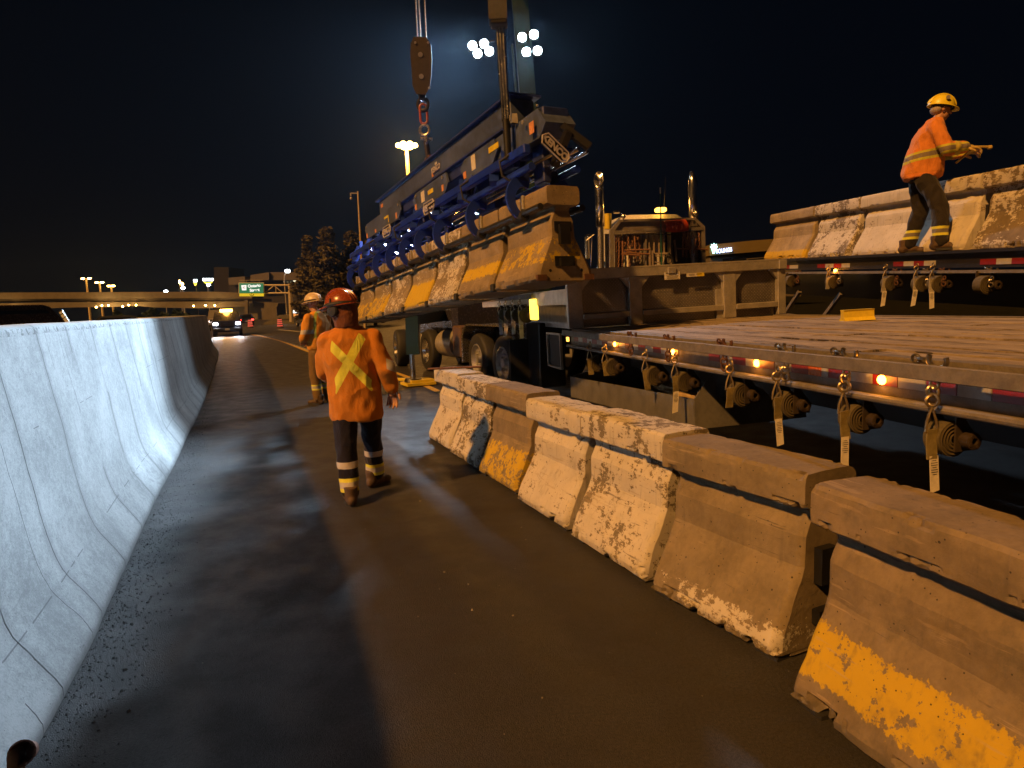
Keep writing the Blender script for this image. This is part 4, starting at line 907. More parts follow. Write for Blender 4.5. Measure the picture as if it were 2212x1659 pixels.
# work lights on the column
for grp, (cx, cy) in (((( 1021, 101), (1046, 97), (1032, 118), (1057, 113)), (1075, 92)), (((1128, 83), (1153, 77), (1137, 114.6), (1161, 112)), (1135, 74))):
    b = MB(); b.beam(CL(grp[0][0] - 4, grp[0][1] - 8, YC - .3), CL(grp[1][0] + (22 if cx < 1100 else 2), grp[1][1] - 8, YC - .3), .05, .05); b.build('light_bar', DARK, CR, 0)
    for (x, y) in grp:
        q = CL(x, y, YC - .45); b = MB(); b.box(q, (.26, .16, .26), ch=.03); fl = b.build('floodlight', DARK, CR)
        b = MB(); b.sph(q + Vector((0, -.09, 0)), (.125, .05, .125), 18, 10); b.build('lens', LED, fl)
        l = bpy.data.lights.new('work_light', 'SPOT'); k_ = len([0 for q_ in bpy.data.lights if q_.name.startswith('work_light')]); wide = k_ == 5; wallw = k_ == 7; padl = k_ == 2
        l.energy = 2600 if wide else 2600 if wallw else 3500 if padl else 8200; l.color = (.58, .78, 1.0); l.spot_size = R(34 if wide else 44 if wallw else 17 if padl else 27); l.spot_blend = .85; l.shadow_soft_size = .28
        lo = bpy.data.objects.new('work_light', l); COL.objects.link(lo); lo.parent = CR; lo.location = q + Vector((0, -.55, 0))
        tgt = ci @ (Vector((3.2, 6.8, 1.3)) if wide else Vector((-5.4, 10.5, 1)) if wallw else Vector((-1.9, 9.0, 0)) if padl else Vector((-4.3, 4.6, .8))); lo.rotation_euler = (tgt - q).to_track_quat('-Z', 'Y').to_euler()
# ================================================================ TRAILERS
a = NM('weathered_deck_boards'); g1 = a.noise(7, 7, .7, (0, 0, 0), (9, .55, 1)); g2 = a.noise(30, 4, .6, (3, 0, 0), (7, .5, 1)); pl = (a.x * 5.2).fl(); pn = a.noise(1.3, 2, .5, (0, 0, 0), (4, .12, 1)); big = a.noise(.9, 4, .6)
c = a.mix((g1 * .6 + g2 * .4).ss(.38, .62), (.12, .092, .062), (.42, .34, .25)); c = a.mix(pn.ss(.35, .65) * .4, c, (.50, .41, .30)); c = a.mix(big.ss(.5, .75) * .4, c, (.14, .105, .07))
g3 = a.noise(1.0, 6, .75, (7, 3, 0), (5.5, 1.1, 1)); c = a.mix(g3.ss(.36, .56).inv() * .55, c, (.10, .08, .055)); ck = (g3 * .5 + g1 * .5).lt(.435); c = a.mix(ck * .85, c, (.03, .022, .015)); a.col(c); a.set('Roughness', g2 * .2 + .55); a.bump(g1 * .7 + g2 * .4 - ck * .5, .7, .006); DECK = a.m
a = NM('diamond_plate'); s_ = 26.0; u = (a.x + a.z) * s_; v = (a.x - a.z) * s_
par = (u.fl() + v.fl()).md(2.0); uu = u.fr() - .5; vv = v.fr() - .5
A_ = (uu / .42) * (uu / .42) + (vv / .13) * (vv / .13); B_ = (vv / .42) * (vv / .42) + (uu / .13) * (uu / .13)
h = (A_.inv().mx(0.0) * par + B_.inv().mx(0.0) * par.inv()); n_ = a.noise(3, 5, .6)
a.col(a.mix(h * .6, a.mix(n_.ss(.3, .7), (.20, .18, .165), (.34, .31, .28)), (.62, .58, .52))); a.set('Metallic', .7); a.set('Roughness', .30); a.bump(h, 1.0, .012); DIAM = a.m
def side_tape(root, segs, z, h, x, name='reflective_tape'):
    for k, (y0, y1, red) in enumerate(segs):
        b = MB(); b.box((x, (y0 + y1) / 2, z), (.004, abs(y1 - y0), h)); b.build(name, REDT if red else WHT, root, 0)
def winch(root, y, z, strap=True, tagc=True, sc=1.0, seed=0, x0=-.02, scol=STRAP):
    """Web winch under the side: bracket plates, wound webbing drum, capstan head, hanging strap end with a hook."""
    r_ = random.Random(seed); b = MB(); D = lambda *v: Vector(v) * sc
    o = Vector((x0, y, z))
    for dy, w in ((-.062, 0), (.062, .03)): b.prism([o + D(-.005 - w, dy, .01), o + D(.02, dy, .01), o + D(.10, dy, -.10), o + D(.10, dy, -.165), o + D(-.012 - w, dy, -.165)], 0, 0, (0, .008, 0))
    b.box(o + D(.02, 0, .006), D(.06, .12, .01))
    w_ = b.build('winch', M('winch_bracket_steel', (.06, .045, .03), .6, .4), root, 0)
    c = o + D(.0, 0, -.11); b = MB()
    b.lathe(c - Vector((0, .045 * sc, 0)), c + Vector((0, 1, 0)), [(0, .02), (0, .080 * sc), (.090 * sc, .080 * sc), (.090 * sc, .02)], 24)
    d_ = b.build('webbing_roll', M('grimy_webbing', (.085, .068, .032), .9, 0, .4, 40, .4, .002), w_)
    b = MB()
    for k in range(4): b.torus(c - Vector((0, .047 * sc, 0)), (0, 1, 0), (.070 - .016 * k) * sc, .0040, 24, 5)
    b.build('webbing_edge', M('webbing_edge_dark', (.06, .045, .02), .9), w_)
    b = MB(); e_ = c + Vector((.03 * sc, -.060 * sc, 0)); b.lathe(e_, e_ - Vector((0, 1, 0)), [(0, .026 * sc), (.02 * sc, .026 * sc), (.02 * sc, .038 * sc), (.06 * sc, .038 * sc), (.064 * sc, .03 * sc), (.064 * sc, .016 * sc), (.02 * sc, .014 * sc), (.02 * sc, .001)], 18)
    for k in range(4): t = k * 1.571 + .5; q = e_ + Vector((math.cos(t) * .027 * sc, -.064 * sc, math.sin(t) * .027 * sc)); b.cyl(q, q - Vector((0, .002, 0)), .008 * sc, n=8)
    b.build('capstan', M('capstan_steel', (.05, .035, .022), .6, .4, .3, 30, .3), w_)
    if strap:
        sy = y - .02 * sc; sx = x0 - .085; zt = z - .045 * sc; hw = .025 * sc
        b = MB(); b.tube([(sx, sy, zt + .08), (sx - .022, sy, zt + .02), (sx - .028, sy, zt - .02), (sx + .028, sy, zt - .02), (sx + .022, sy, zt + .02)], .006, 6, True); b.torus((sx, sy, zt + .10), (.3, 1, 0), .022, .006, 14, 6); b.torus((sx + .01, sy, zt + .135), (1, 0, 0), .02, .006, 14, 6)
        b.build('strap_hook', M('zinc_hook', (.28, .22, .13), .4, .8), w_)
        ln = r_.uniform(.12, .16) * sc; k = r_.uniform(-.012, .012); b = MB(); P = []
        for i in range(7): t = i / 6; P += [(sx - hw + k * t, sy - .012 + .006 * math.sin(t * 3 + seed), zt - .012 - ln * t), (sx + hw + k * t, sy - .012 + .004 * math.sin(t * 4 + seed), zt - .012 - ln * t)]
        P2 = [(p[0], p[1] + .007, p[2]) for p in P]; fs = []
        for i in range(6): a = 2 * i; fs += [(a, a + 1, a + 3, a + 2), (14 + a, 16 + a, 17 + a, 15 + a), (a, a + 2, 16 + a, 14 + a), (a + 1, 15 + a, 17 + a, a + 3)]
        b.add(P + P2, fs + [(12, 13, 27, 26), (0, 14, 15, 1)]); b.build('strap', scol, w_, 0)
        if tagc:
            b = MB(); z1 = zt - .012 - ln; tw = .023 * sc; k2 = r_.uniform(-.04, .01)
            b.prism([(sx - tw, sy - .014, z1 + .012), (sx + tw, sy - .014, z1 + .012), (sx + tw + k2, sy - .03, z1 - .14 * sc), (sx - tw + k2, sy - .03, z1 - .15 * sc)], 0, 0, (0, .002, 0)); b.build('label_tag', CARD, w_, 0)
            b = MB(); [b.box((sx + k2 * (j + 1) * .07, sy - .0155 - .0011 * (j + 1), z1 - .006 - .009 * j), (tw * (1.5 if j % 3 else .9), .001, .0022)) for j in range(7)]; b.build('print', INK, w_, 0)
    return w_
def chain_hook(root, y, x=-.09, z=.0, chrome=True, sc=1.0):
    b = MB(); mt = M('shiny_chain', (.30, .26, .2), .35, .9) if chrome else RUST
    b.torus((x + .02, y, z + .012), (1, .3, .2), .032 * sc, .010 * sc, 16, 7, a0=-20, a1=215); b.torus((x + .02, y + .065 * sc, z + .006), (.5, .2, 1), .020 * sc, .006, 14, 6); b.torus((x + .02, y + .10 * sc, z + .010), (1, .1, .3), .018 * sc, .006, 14, 6)
    b.torus((x - .012, y - .02, z - .075), (1, .4, 0), .020 * sc, .006, 14, 6, sx=.7); b.torus((x - .012, y - .01, z - .105), (.3, 1, 0), .020 * sc, .006, 14, 6); b.torus((x - .014, y - .015, z - .14), (1, .3, 0), .022 * sc, .007, 14, 6)
    return b.build('chain_hook', mt, root)
T1P = Vector((.691, 7.548, 1.339)); T1W = Vector((.978, .208, .022)).normalized(); T1A = Vector((-.208, .978, -.003)); T1N = T1W.cross(T1A).normalized(); T1A = T1N.cross(T1W)
TM1 = frame(T1P, T1W, T1A, T1N); ti = TM1.inverted()
T1 = empty('drop_deck_trailer', TM1, 'empty flatbed trailer with weathered timber deck, aluminium headboard and strap winches along its side', 'trailer')
def t1y(x, y, xl=0.0):
    return (ti @ onplane(x, y, T1P + T1W * xl, T1W)).y
WD = 2.59; YE = -10.5
b = MB(); nb = 14; x = .07
r_ = random.Random(2)
while x < WD - .07:
    w_ = .172; y = -.02
    while y > YE:
        ln = r_.uniform(2.2, 4.5); y2 = max(YE, y - ln); b.box((x + w_ / 2, (y + y2) / 2, -.024 + r_.uniform(-.006, .006)), (w_ - .012, (y - y2) - .006, .04)); y = y2
    x += w_ + .003
b.build('deck', DECK, T1, 0)
b = MB(); b.box((.035, YE / 2, -.023), (.07, -YE, .046)); b.box((WD - .035, YE / 2, -.023), (.07, -YE, .046)); b.box((.0, YE / 2, -.10), (.02, -YE, .15)); b.box((-.025, YE / 2, -.185), (.075, -YE, .022)); b.cyl((-.055, 0, -.185), (-.055, YE, -.185), .018, n=10); b.box((WD, YE / 2, -.10), (.02, -YE, .15)); b.each('side_rail', RAIL, T1, 30)
b = MB(); b.box((-.108, YE / 2 + .1, -.035), (.016, -YE - .2, .062), ch=.004); b.build('rub_rail', RAIL, T1)
b = MB()
for k in range(17): y = -.35 - .6 * k; b.box((-.055, y, -.04), (.095, .10, .035))
b.each('rail_spacer', RAIL, T1, 0)
b = MB(); [b.box((x, YE / 2, -.33), (.12, -YE, .30)) for x in (.75, 1.85)]; [b.box((1.3, -.4 - .9 * k, -.13), (2.5, .05, .10)) for k in range(11)]; b.each('chassis_beam', DARK, T1, 0)
# headboard
def hbx(x, y): q = ti @ onplane(x, y, T1P, T1A); return q.x, q.z
HH = .64
b = MB()
def hpost(x0, x1): b.box(((x0 + x1) / 2, .0, HH * .42), (x1 - x0, .07, HH * .84), ch=.006)
px = [hbx(1224, 650)[0], hbx(1257, 650)[0], hbx(1357, 640)[0], hbx(1385, 640)[0], hbx(1560, 630)[0], hbx(1587, 630)[0], hbx(1677, 620)[0], hbx(1694, 620)[0]]
for k in range(0, 8, 2): hpost(px[k], px[k + 1])
b.each('headboard_post', STEEL, T1)
b = MB(); b.box(((px[0] + px[7]) / 2, -.005, HH * .92), (px[7] - px[0], .10, HH * .17), ch=.008); b.build('headboard_top_rail', STEEL, T1)
b = MB(); b.box(((px[0] + px[7]) / 2 + .02, -.015, HH * 1.005), (px[7] - px[0] - .04, .085, .022), ch=.004); b.build('headboard_cap', STEEL, T1)
b = MB()
for k in (1, 3, 5): b.box(((px[k] + px[k + 1]) / 2, -.01, .125), (px[k + 1] - px[k] - .004, .05, .065), ch=.006)
b.each('headboard_cross_rail', STEEL, T1)
b = MB(); b.box(((px[0] + px[7]) / 2, .045, .30), (px[7] - px[0] - .02, .012, .60)); b.build('headboard_plate', DIAM, T1, 0)
b = MB()
for k in (1, 3, 5):
    for sx, xe in ((1, px[k]), (-1, px[k + 1])):
        b.prism([(xe, -.03, .54), (xe + sx * .10, -.03, .54), (xe, -.03, .42)], 0, 0, (0, .05, 0))
b.each('gusset', STEEL, T1, 0)
b = MB(); b.box((px[7] - .06, -.065, .585), (.10, .02, .10), ch=.005); b.box(((px[3] + px[4]) / 2 - .15, -.065, .585), (.10, .02, .07), ch=.005); b.each('headboard_bracket', STEEL, T1)
q = hbx(1447, 596); b = MB(); b.box((q[0], -.060, q[1]), (.19, .004, .085)); b.each('warning_label', CARD, T1, 0)
mt_f = Matrix.Translation((q[0], -.063, q[1] + .028)) @ Matrix.Rotation(R(90), 4, 'X'); text('WARNING', .032, INK, T1, 'label_writing', mt_f, .0005, bold=.001)
b = MB(); [b.box((q[0] + (k % 2) * .005, -.0625, q[1] - .0 - .011 * k), (.15 - .01 * (k % 3), .001, .004)) for k in range(4)]; b.build('label_writing', INK, T1, 0)
q = hbx(1496, 594); b = MB(); b.box((q[0] - .04, -.060, q[1]), (.13, .004, .04)); b.each('warning_label', CARD, T1, 0); b = MB(); b.box((q[0] + .07, -.060, q[1]), (.09, .004, .04)); b.each('warning_label', YPAINT, T1, 0)
b = MB(); [b.box((q[0] - .04 + .09 * (k % 2), -.0625, q[1] + .010 - .008 * (k // 2)), (.07, .001, .003)) for k in range(5)]; b.build('label_writing', INK, T1, 0)
# tape, lamps, winches
segs = []; y = -.12; k = 0
while y > YE:
    if not (-2.55 > y > -3.05): segs.append((y, y - .145, (k % 2) == 0))
    y -= .150; k += 1
side_tape(T1, segs[:60], -.105, .05, -.0125)
for x, y in ((1330, 745), (1456, 755), (1637, 781), (1908, 819)):
    yy = t1y(x, y, -.01); b = MB(); b.sph((-.018, yy, -.105), (.014, .024, .022), 12, 8); b.build('marker_lamp', AMBER, T1)
    l = bpy.data.lights.new('marker_glow', 'POINT'); l.energy = .55; l.color = (1, .33, .03); l.shadow_soft_size = .02; lo = bpy.data.objects.new('marker_glow', l); COL.objects.link(lo); lo.parent = T1; lo.location = (-.055, yy, -.10)
yy = t1y(1762, 800, -.01); b = MB(); b.box((-.014, yy, -.105), (.008, .10, .05), ch=.003); b.build('amber_reflector', M('amber_plastic', (.6, .14, .01), .3), T1)
b = MB(); b.box((-.02, .10, -.12), (.02, .05, .05)); b.build('corner_lamp', EM('corner_lamp_glow', (1, .5, .08), 3), T1)
for i, (x, y, st, tg, sc) in enumerate(((1283, 760, 1, 0, 1.05), (1316, 762, 1, 0, 1.05), (1405, 785, 1, 0, 1.0), (1470, 795, 1, 1, .95), (1590, 815, 1, 0, .95), (1693, 835, 1, 1, .9), (1838, 860, 1, 1, .88), (2030, 895, 1, 1, .88), (2270, 930, 1, 1, .88))):
    winch(T1, t1y(x, y, -.05), -.205, st, tg, sc, i)
for i, (x, y) in enumerate(((1363, 721), (1444, 730), (1565, 743), (1697, 752), (1827, 763), (2016, 778))): chain_hook(T1, t1y(x, y, -.09), chrome=i > 2, sc=1.0 if i < 4 else 1.05)
# gooseneck in front of the headboard
b = MB(); b.box((1.3, 2.9, .42), (2.5, 5.6, .06)); b.box((.0, 2.9, .35), (.03, 5.6, .16)); b.box((.75, 2.6, .12), (.12, 5.2, .45)); b.box((1.85, 2.6, .12), (.12, 5.2, .45)); b.build('gooseneck', STEEL, T1, 0)
b = MB(); b.box((-.035, 3.6, .40), (.02, 4.0, .07)); b.build('gooseneck_rail', RAIL, T1, 0)
for i, y in enumerate((2.1, 2.6, 3.1, 3.6)): winch(T1, y, .28, True, True, 1.3, 20 + i, scol=STRAPW)
b = MB(); b.box((-.02, 1.6, .22), (.05, .3, .28), ch=.02); b.build('side_lamp', EM('side_lamp_glow', (1, .62, .06), 4), T1)
# dunnage tray below the trailer
gq = lambda x, y: onplane(x, y, T1P + T1W * .0, T1W)
A = gq(1232, 815); B = gq(1499, 898)
TY = empty('dunnage_tray', TM1, 'grey steel tray with a notched end plate hanging under the trailer, holding scrap timber', 'tray')
a0 = ti @ A; b0 = ti @ B; za = (ti @ gq(1236, 815)).z; zb = (ti @ gq(1499, 862)).z
b = MB(); b.prism([(.0, a0.y, za), (.0, b0.y, zb), (.0, b0.y, zb - .22), (.0, a0.y, za - .24)], 0, 0, (.01, 0, 0)); b.prism([(.0, a0.y, za - .24), (.0, b0.y, zb - .22), (.9, b0.y, zb - .22), (.9, a0.y, za - .24)], 0, 0, (0, 0, .01)); b.prism([(.9, a0.y, za), (.9, b0.y, zb), (.9, b0.y, zb - .22), (.9, a0.y, za - .24)], 0, 0, (.01, 0, 0)); b.prism([(0, a0.y, za), (0, a0.y, za - .24), (.9, a0.y, za - .24), (.9, a0.y, za + .2)], 0, 0, (0, .01, 0)); b.build('tray_body', M('dull_grey_steel', (.16, .155, .15), .6, .3), TY, 0)
b = MB(); pts = [(0.0, zb - .22), (0, zb), (.10, zb + .13), (.16, zb + .13), (.17, zb + .02), (.24, zb - .04), (.34, zb - .04), (.40, zb + .03), (.40, zb + .10), (.55, zb + .02), (.75, zb - .22)]
b.prism([(x, b0.y - .005, z) for x, z in pts], 0, 0, (0, -.01, 0)); b.build('notched_end_plate', M('dull_grey_steel', (.16, .155, .15), .6, .3), TY, 0)
TIM = M('scrap_timber', (.42, .30, .15), .8, 0, .3, 12, .3)
for i, (y0, ln, rz, lb) in enumerate(((b0.y + .45, .55, 8, 'short pale timber offcut lying in the tray under the trailer, nearer the notched plate'), (b0.y + 1.0, .6, -6, 'short timber offcut behind the other one in the tray'))):
    b = MB(); b.box((0, 0, 0), (.12, ln, .06), ch=.004); o = b.build('timber_offcut', TIM, None, 0); o.matrix_world = TM1 @ Matrix.Translation((.2 + .1 * i, y0, zb - .06)) @ Matrix.Rotation(R(rz), 4, 'Z'); tag(o, lb, 'timber', 'timber offcuts in the tray')
# yellow piece on the deck
q = onplane(1852, 692, T1P, T1N); q2 = ti @ q
b = MB(); b.prism([(-.13, -.06, 0), (-.13, .06, 0), (-.13, .03, .03), (-.13, .028, .08), (-.13, .038, .095), (-.13, -.038, .095), (-.13, -.028, .08), (-.13, -.03, .03)], 0, 0, (.26, 0, 0)); o = b.build('yellow_block', YPAINT, None, 0); o.matrix_world = TM1 @ TR((q2.x, q2.y, .001), R(-14)); tag(o, 'small yellow plastic block shaped like a barrier, lying alone on the timber deck', 'block')
# ---------------- tractor drive axles in front of the headboard
TD = Vector((-.40, .917, 0)).normalized(); TS = Vector((TD.y, -TD.x, 0))
KM1 = frame((-.17, 12.55, .0), TS, TD, (0, 0, 1))
K1 = empty('tractor_unit', KM1, 'truck tractor with shiny fenders over twin rear axles behind the hanging barriers', 'truck')
GW = M('grey_wheel', (.42, .42, .42), .35, .6)
for y, rm in ((0, GW), (1.35, GW), (5.0, CHROME)):
    wheel(K1, (.14, y, .53), .53, .28, (-1, 0, 0), rm, lugs=True)
    if y < 2: wheel(K1, (.46, y, .53), .53, .28, (-1, 0, 0), GW)
    wheel(K1, (2.2, y, .53), .53, .28, (1, 0, 0), rm)
def fshell(y0, y1, zt, x0, x1, th=.02):
    pts = [(y0 - .12, .42)]; cen = y0 + .32
    for t in range(0, 7): g_ = R(180 - 15 * t); pts.append((y0 + .32 + math.cos(g_) * .42, zt - .36 + math.sin(g_) * .36))
    for t in range(0, 7): g_ = R(90 - 15 * t); pts.append((y1 - .32 + math.cos(g_) * .42, zt - .36 + math.sin(g_) * .36))
    pts.append((y1 + .12, .42)); inn = []
    cy = (y0 + y1) / 2
    for (y, z) in pts: inn.append((y - math.copysign(th, y - cy), z - (th if z > .9 else 0)))
    b = MB(); n = len(pts)
    vs = [(x0, y, z) for y, z in pts] + [(x1, y, z) for y, z in pts] + [(x0, y, z) for y, z in inn] + [(x1, y, z) for y, z in inn]
    fs = [(i, i + 1, n + i + 1, n + i) for i in range(n - 1)] + [(2 * n + i, 3 * n + i, 3 * n + i + 1, 2 * n + i + 1) for i in range(n - 1)] + [(i, 2 * n + i, 2 * n + i + 1, i + 1) for i in range(n - 1)] + [(n + i, n + i + 1, 3 * n + i + 1, 3 * n + i) for i in range(n - 1)]
    b.add(vs, fs); b.tube([(x0, y, z) for y, z in pts], .022, 8); return b
fshell(-.62, 1.35 + .62, 1.24, -.04, .66).build('fender', M('polished_fender', (.5, .5, .52), .25, .9, .1), K1)
fshell(-.62, 1.35 + .62, 1.24, 1.7, 2.36).build('fender', _mc['polished_fender'], K1)
b = MB(); [b.box((x, 3.0, .85), (.09, 8.2, .26)) for x in (.8, 1.5)]; b.each('frame_rail', DARK, K1, 0)
b = MB(); b.box((.05, -.98, .62), (.62, .03, .80)); b.box((2.1, -.98, .62), (.62, .03, .80)); b.each('mud_flap', BLACK, K1, 0)
b = MB(); b.box((.25, 2.55, .85), (.5, .55, .7), ch=.03); b.build('tool_box', M('brown_box', (.12, .07, .04), .5, .2), K1)
b = MB(); b.lathe((.28, 2.95, .75), (.28, 6, .75), [(0, .01), (0, .32), (1.1, .32), (1.1, .01)], 24); b.build('fuel_tank', STEEL, K1)
b = MB(); b.box((1.15, 4.3, 1.75), (1.9, 2.0, 1.5), ch=.12); b.box((1.15, 5.9, 1.25), (1.7, 1.6, .9), ch=.15); b.build('cab', M('dark_cab_paint', (.03, .03, .05), .25, 0, .1, 3, 0), K1)
b = MB(); b.box((.18, 4.4, 1.9), (.02, .8, .6)); b.build('side_window', GLASS, K1, 0)
# bin and framed panel behind the tractor wheels
b = MB(); q = KM1.inverted() @ at(1180, 780, 11.6); b.box((q.x, q.y, .75), (.5, .5, 1.1), ch=.02); b.build('battery_box', DARK, K1)
b = MB(); q = ti @ at(1265, 740, 8.9); yb = q.y; [b.box(v, d) for v, d in (((.02, .75, -.28), (.02, .55, .42)),)]; b.build('spray_flap', BLACK, T1, 0)
b = MB(); [b.box(v, d) for v, d in (((0, .75, -.08), (.03, .6, .02)), ((0, .46, -.28), (.03, .02, .42)), ((0, 1.04, -.28), (.03, .02, .42)), ((0, .75, -.49), (.03, .6, .02)))]; b.each('flap_frame', STEEL, T1, 0)
# ---------------- second trailer, loaded
e0 = at(1639, 564, 12.0); e1 = at(2212, 536, 6.3); T2A = (e0 - e1); T2A.normalize(); T2W = Vector((T2A.y, -T2A.x, 0)).normalized(); T2N = T2W.cross(T2A)
TM2 = frame(e1, T2W, T2A, T2N); t2i = TM2.inverted(); T2L = (e0 - e1).length + .7
T2 = empty('loaded_flatbed_trailer', TM2, 'black flatbed trailer carrying a row of concrete barriers, with a worker on its edge', 'trailer')
b = MB(); b.box((1.25, T2L / 2 - 1.5, -.03), (2.5, T2L + 3, .06)); b.build('deck', DECK, T2, 0)
BLKP = M('black_trailer_paint', (.016, .014, .014), .4, 0, .3, 6, .1)
b = MB(); b.box((0, T2L / 2 - 1.5, -.085), (.03, T2L + 3, .17)); b.box((-.03, T2L / 2 - 1.5, -.005), (.07, T2L + 3, .03)); b.each('side_rail', BLKP, T2, 0)
b = MB(); b.box((-.01, T2L / 2 - 1.5, -.21), (.06, T2L + 3, .03)); b.build('winch_track', RAIL, T2, 0)
b = MB(); [b.box((x, T2L / 2 - 1.5, -.42), (.14, T2L + 3, .38)) for x in (.75, 1.75)]; b.each('chassis_beam', BLKP, T2, 0)
def t2y(x, y, xl=0.0): return (t2i @ onplane(x, y, e1 + T2W * xl, T2W)).y
for xs_ in ((2117, 2152, 1), (2152, 2185, 0), (2185, 2215, 1)), ((1930, 1952, 1), (1952, 1974, 0), (1974, 1996, 1), (1996, 2021, 0)), ((1766, 1783, 1), (1783, 1801, 0), (1801, 1818, 1), (1818, 1836, 0)), ((1694, 1706, 1), (1706, 1724, 0)):
    side_tape(T2, [(t2y(x0, 565, -.02), t2y(x1, 565, -.02), r__) for x0, x1, r__ in xs_], -.115, .055, -.018)
yy = t2y(1806, 584, -.02); b = MB(); b.sph((-.03, yy, -.185), (.02, .03, .025), 10, 6); b.build('marker_lamp', AMBER, T2)
l = bpy.data.lights.new('marker_glow', 'POINT'); l.energy = .8; l.color = (1, .33, .03); l.shadow_soft_size = .02; lo = bpy.data.objects.new('marker_glow', l); COL.objects.link(lo); lo.parent = T2; lo.location = (-.08, yy, -.2)
for i, (x, st) in enumerate(((1705, 0), (1795, 1), (1918, 1), (1985, 1), (2020, 1), (2122, 0), (2300, 0))):
    winch(T2, t2y(x, 600, -.05), -.215, st, i in (2, 3, 4), 1.15, 40 + i, scol=STRAPW)
    chain_hook(T2, t2y(x + 16, 600, -.05), x=-.03, z=-.2, chrome=i % 2 == 1)
b = MB(); [b.beam((.1, y, -.5), (.1, y + .5, -.9), .05, .05) for y in (3.2, 4.4)]; b.beam((.1, 3.7, -.9), (.1, 4.9, -.9), .06, .05); b.each('underframe_brace', RAIL, T2, 0)
bx = [(1645, 1737, dict(base=(.34, .29, .22), yellow=(.02, .15), yth=.40, seed=31, dirt=.2), 'plain barrier unit with a yellow foot at the far end of the loaded trailer'),
      (1737, 1832, dict(base=(.20, .17, .13), white=.72, seed=32, dirt=.5), 'speckled half-flaked barrier unit on the loaded trailer, next to the plain yellow-footed one'),
      (1832, 1946, dict(base=(.24, .20, .15), white=1.25, seed=33, dirt=.25), 'smooth cream painted barrier unit on the loaded trailer beside the worker'),
      (1946, 2083, dict(base=(.24, .20, .15), white=1.0, seed=34, dirt=.4), 'cream barrier unit directly behind the legs of the worker in the yellow hard hat'),
      (2083, 2262, dict(base=(.20, .165, .12), white=.58, seed=35, dirt=.5), 'large brown barrier unit with flaking cream paint at the right edge of the loaded trailer')]
xo = .42
for i, (x0, x1, kw, lb) in enumerate(bx):
    ya = t2y(x0, 560, xo - .25); yb = t2y(x1, 545, xo - .25); Ln = abs(ya - yb) - .035
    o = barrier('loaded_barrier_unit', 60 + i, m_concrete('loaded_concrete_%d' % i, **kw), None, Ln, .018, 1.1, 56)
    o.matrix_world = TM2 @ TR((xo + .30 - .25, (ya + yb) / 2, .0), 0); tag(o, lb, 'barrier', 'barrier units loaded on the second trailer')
    print('loaded', i, round(Ln, 2))
# ---------------- conventional tractor with headache rack
YT = 16.0
cx = at(1424, 640, YT); KM2 = frame((cx.x, YT, bank(cx.x)), Vector((.985, .17, 0)), Vector((-.17, .985, 0)), (0, 0, 1)); K2i = KM2.inverted()
K2 = empty('long_nose_tractor', KM2, 'white tractor truck seen from behind with twin chrome stacks and a chain-hung headache rack', 'truck')
def K(x, y, dy=0): return K2i @ at(x, y, YT + dy)
def kq(pts, dy, th, mat, name):
    b = MB(); b.prism([K(x, y, dy) for x, y in pts], 0, 0, (0, th, 0)); return b.build(name, mat, K2, 0)
b = MB(); c = K(1440, 520, 1.2); b.box((.05, 1.25, (K(1440, 457).z + 1.0) / 2), (1.72, 1.9, K(1440, 457).z - 1.0), ch=.16); b.build('cab', WHITEP, K2)
b = MB(); b.box((.02, 2.9, 1.2), (1.8, 1.8, 1.1), ch=.2); b.build('hood', WHITEP, K2)
b = MB(); b.box((-.98, 1.3, 2.1), (.03, .8, .75), ch=.01); b.build('side_window', GLASS, K2)
b = MB(); b.box((-1.0, 2.6, 1.25), (.3, 1.6, .9), ch=.14); b.build('front_fender', WHITEP, K2)
# rack: frame, upper plate, shelf
ST2 = M('rack_aluminium', (.34, .31, .28), .4, .7, .2, 7, .1)
kq(((1318, 497), (1337, 476), (1344, 476), (1327, 500), (1327, 584), (1318, 584)), 0, .08, ST2, 'rack_post')
kq(((1523, 489), (1505, 472), (1497, 472), (1516, 492), (1518, 584), (1525, 584)), 0, .08, ST2, 'rack_post')
kq(((1343, 478), (1500, 474), (1517, 491), (1326, 500)), .08, .03, M('rack_panel_metal', (.20, .17, .15), .5, .6, .2, 7, .1), 'rack_panel')
kq(((1326, 498), (1518, 490), (1520, 497), (1326, 507)), -.02, .10, DIAM, 'rack_rail')
kq(((1338, 474), (1504, 470), (1505, 474.5), (1338, 479)), -.01, .06, ST2, 'rack_rail')
kq(((1328, 507), (1395, 505), (1395, 584), (1328, 584)), .28, .02, M('rack_back_plate', (.05, .035, .03), .7, .3), 'chain_locker_back')
kq(((1452, 502), (1518, 498), (1518, 584), (1452, 584)), .28, .02, M('rack_back_plate', (.05, .035, .03), .7, .3), 'chain_locker_back')
for x in (1394, 1449): kq(((x, 500), (x + 3, 500), (x + 3, 584), (x, 584)), .05, .22, ST2, 'rack_divider')
kq(((1398, 500), (1448, 499), (1448, 582), (1398, 582)), .34, .02, M('sleeper_window', (.015, .02, .02), .15), 'rear_window')
kq(((1391, 493), (1433, 492), (1433, 497), (1393, 499)), -.03, .07, ST2, 'rack_rail'); kq(((1382, 505.5), (1454, 506), (1454, 507.6), (1382, 507)), -.03, .03, DARK, 'rack_bar')
for x in (1400.5, 1411.5, 1422.5, 1433.5): kq(((x, 497), (x + 2.2, 497), (x + 3, 547), (x + .8, 547)), .1, .04, M('dull_slat', (.30, .24, .19), .6, .2), 'window_guard_bar')
kq(((1412, 546), (1446, 545), (1446, 549), (1412, 550)), .05, .05, M('dull_slat', (.30, .24, .19), .6, .2), 'window_guard_bar')
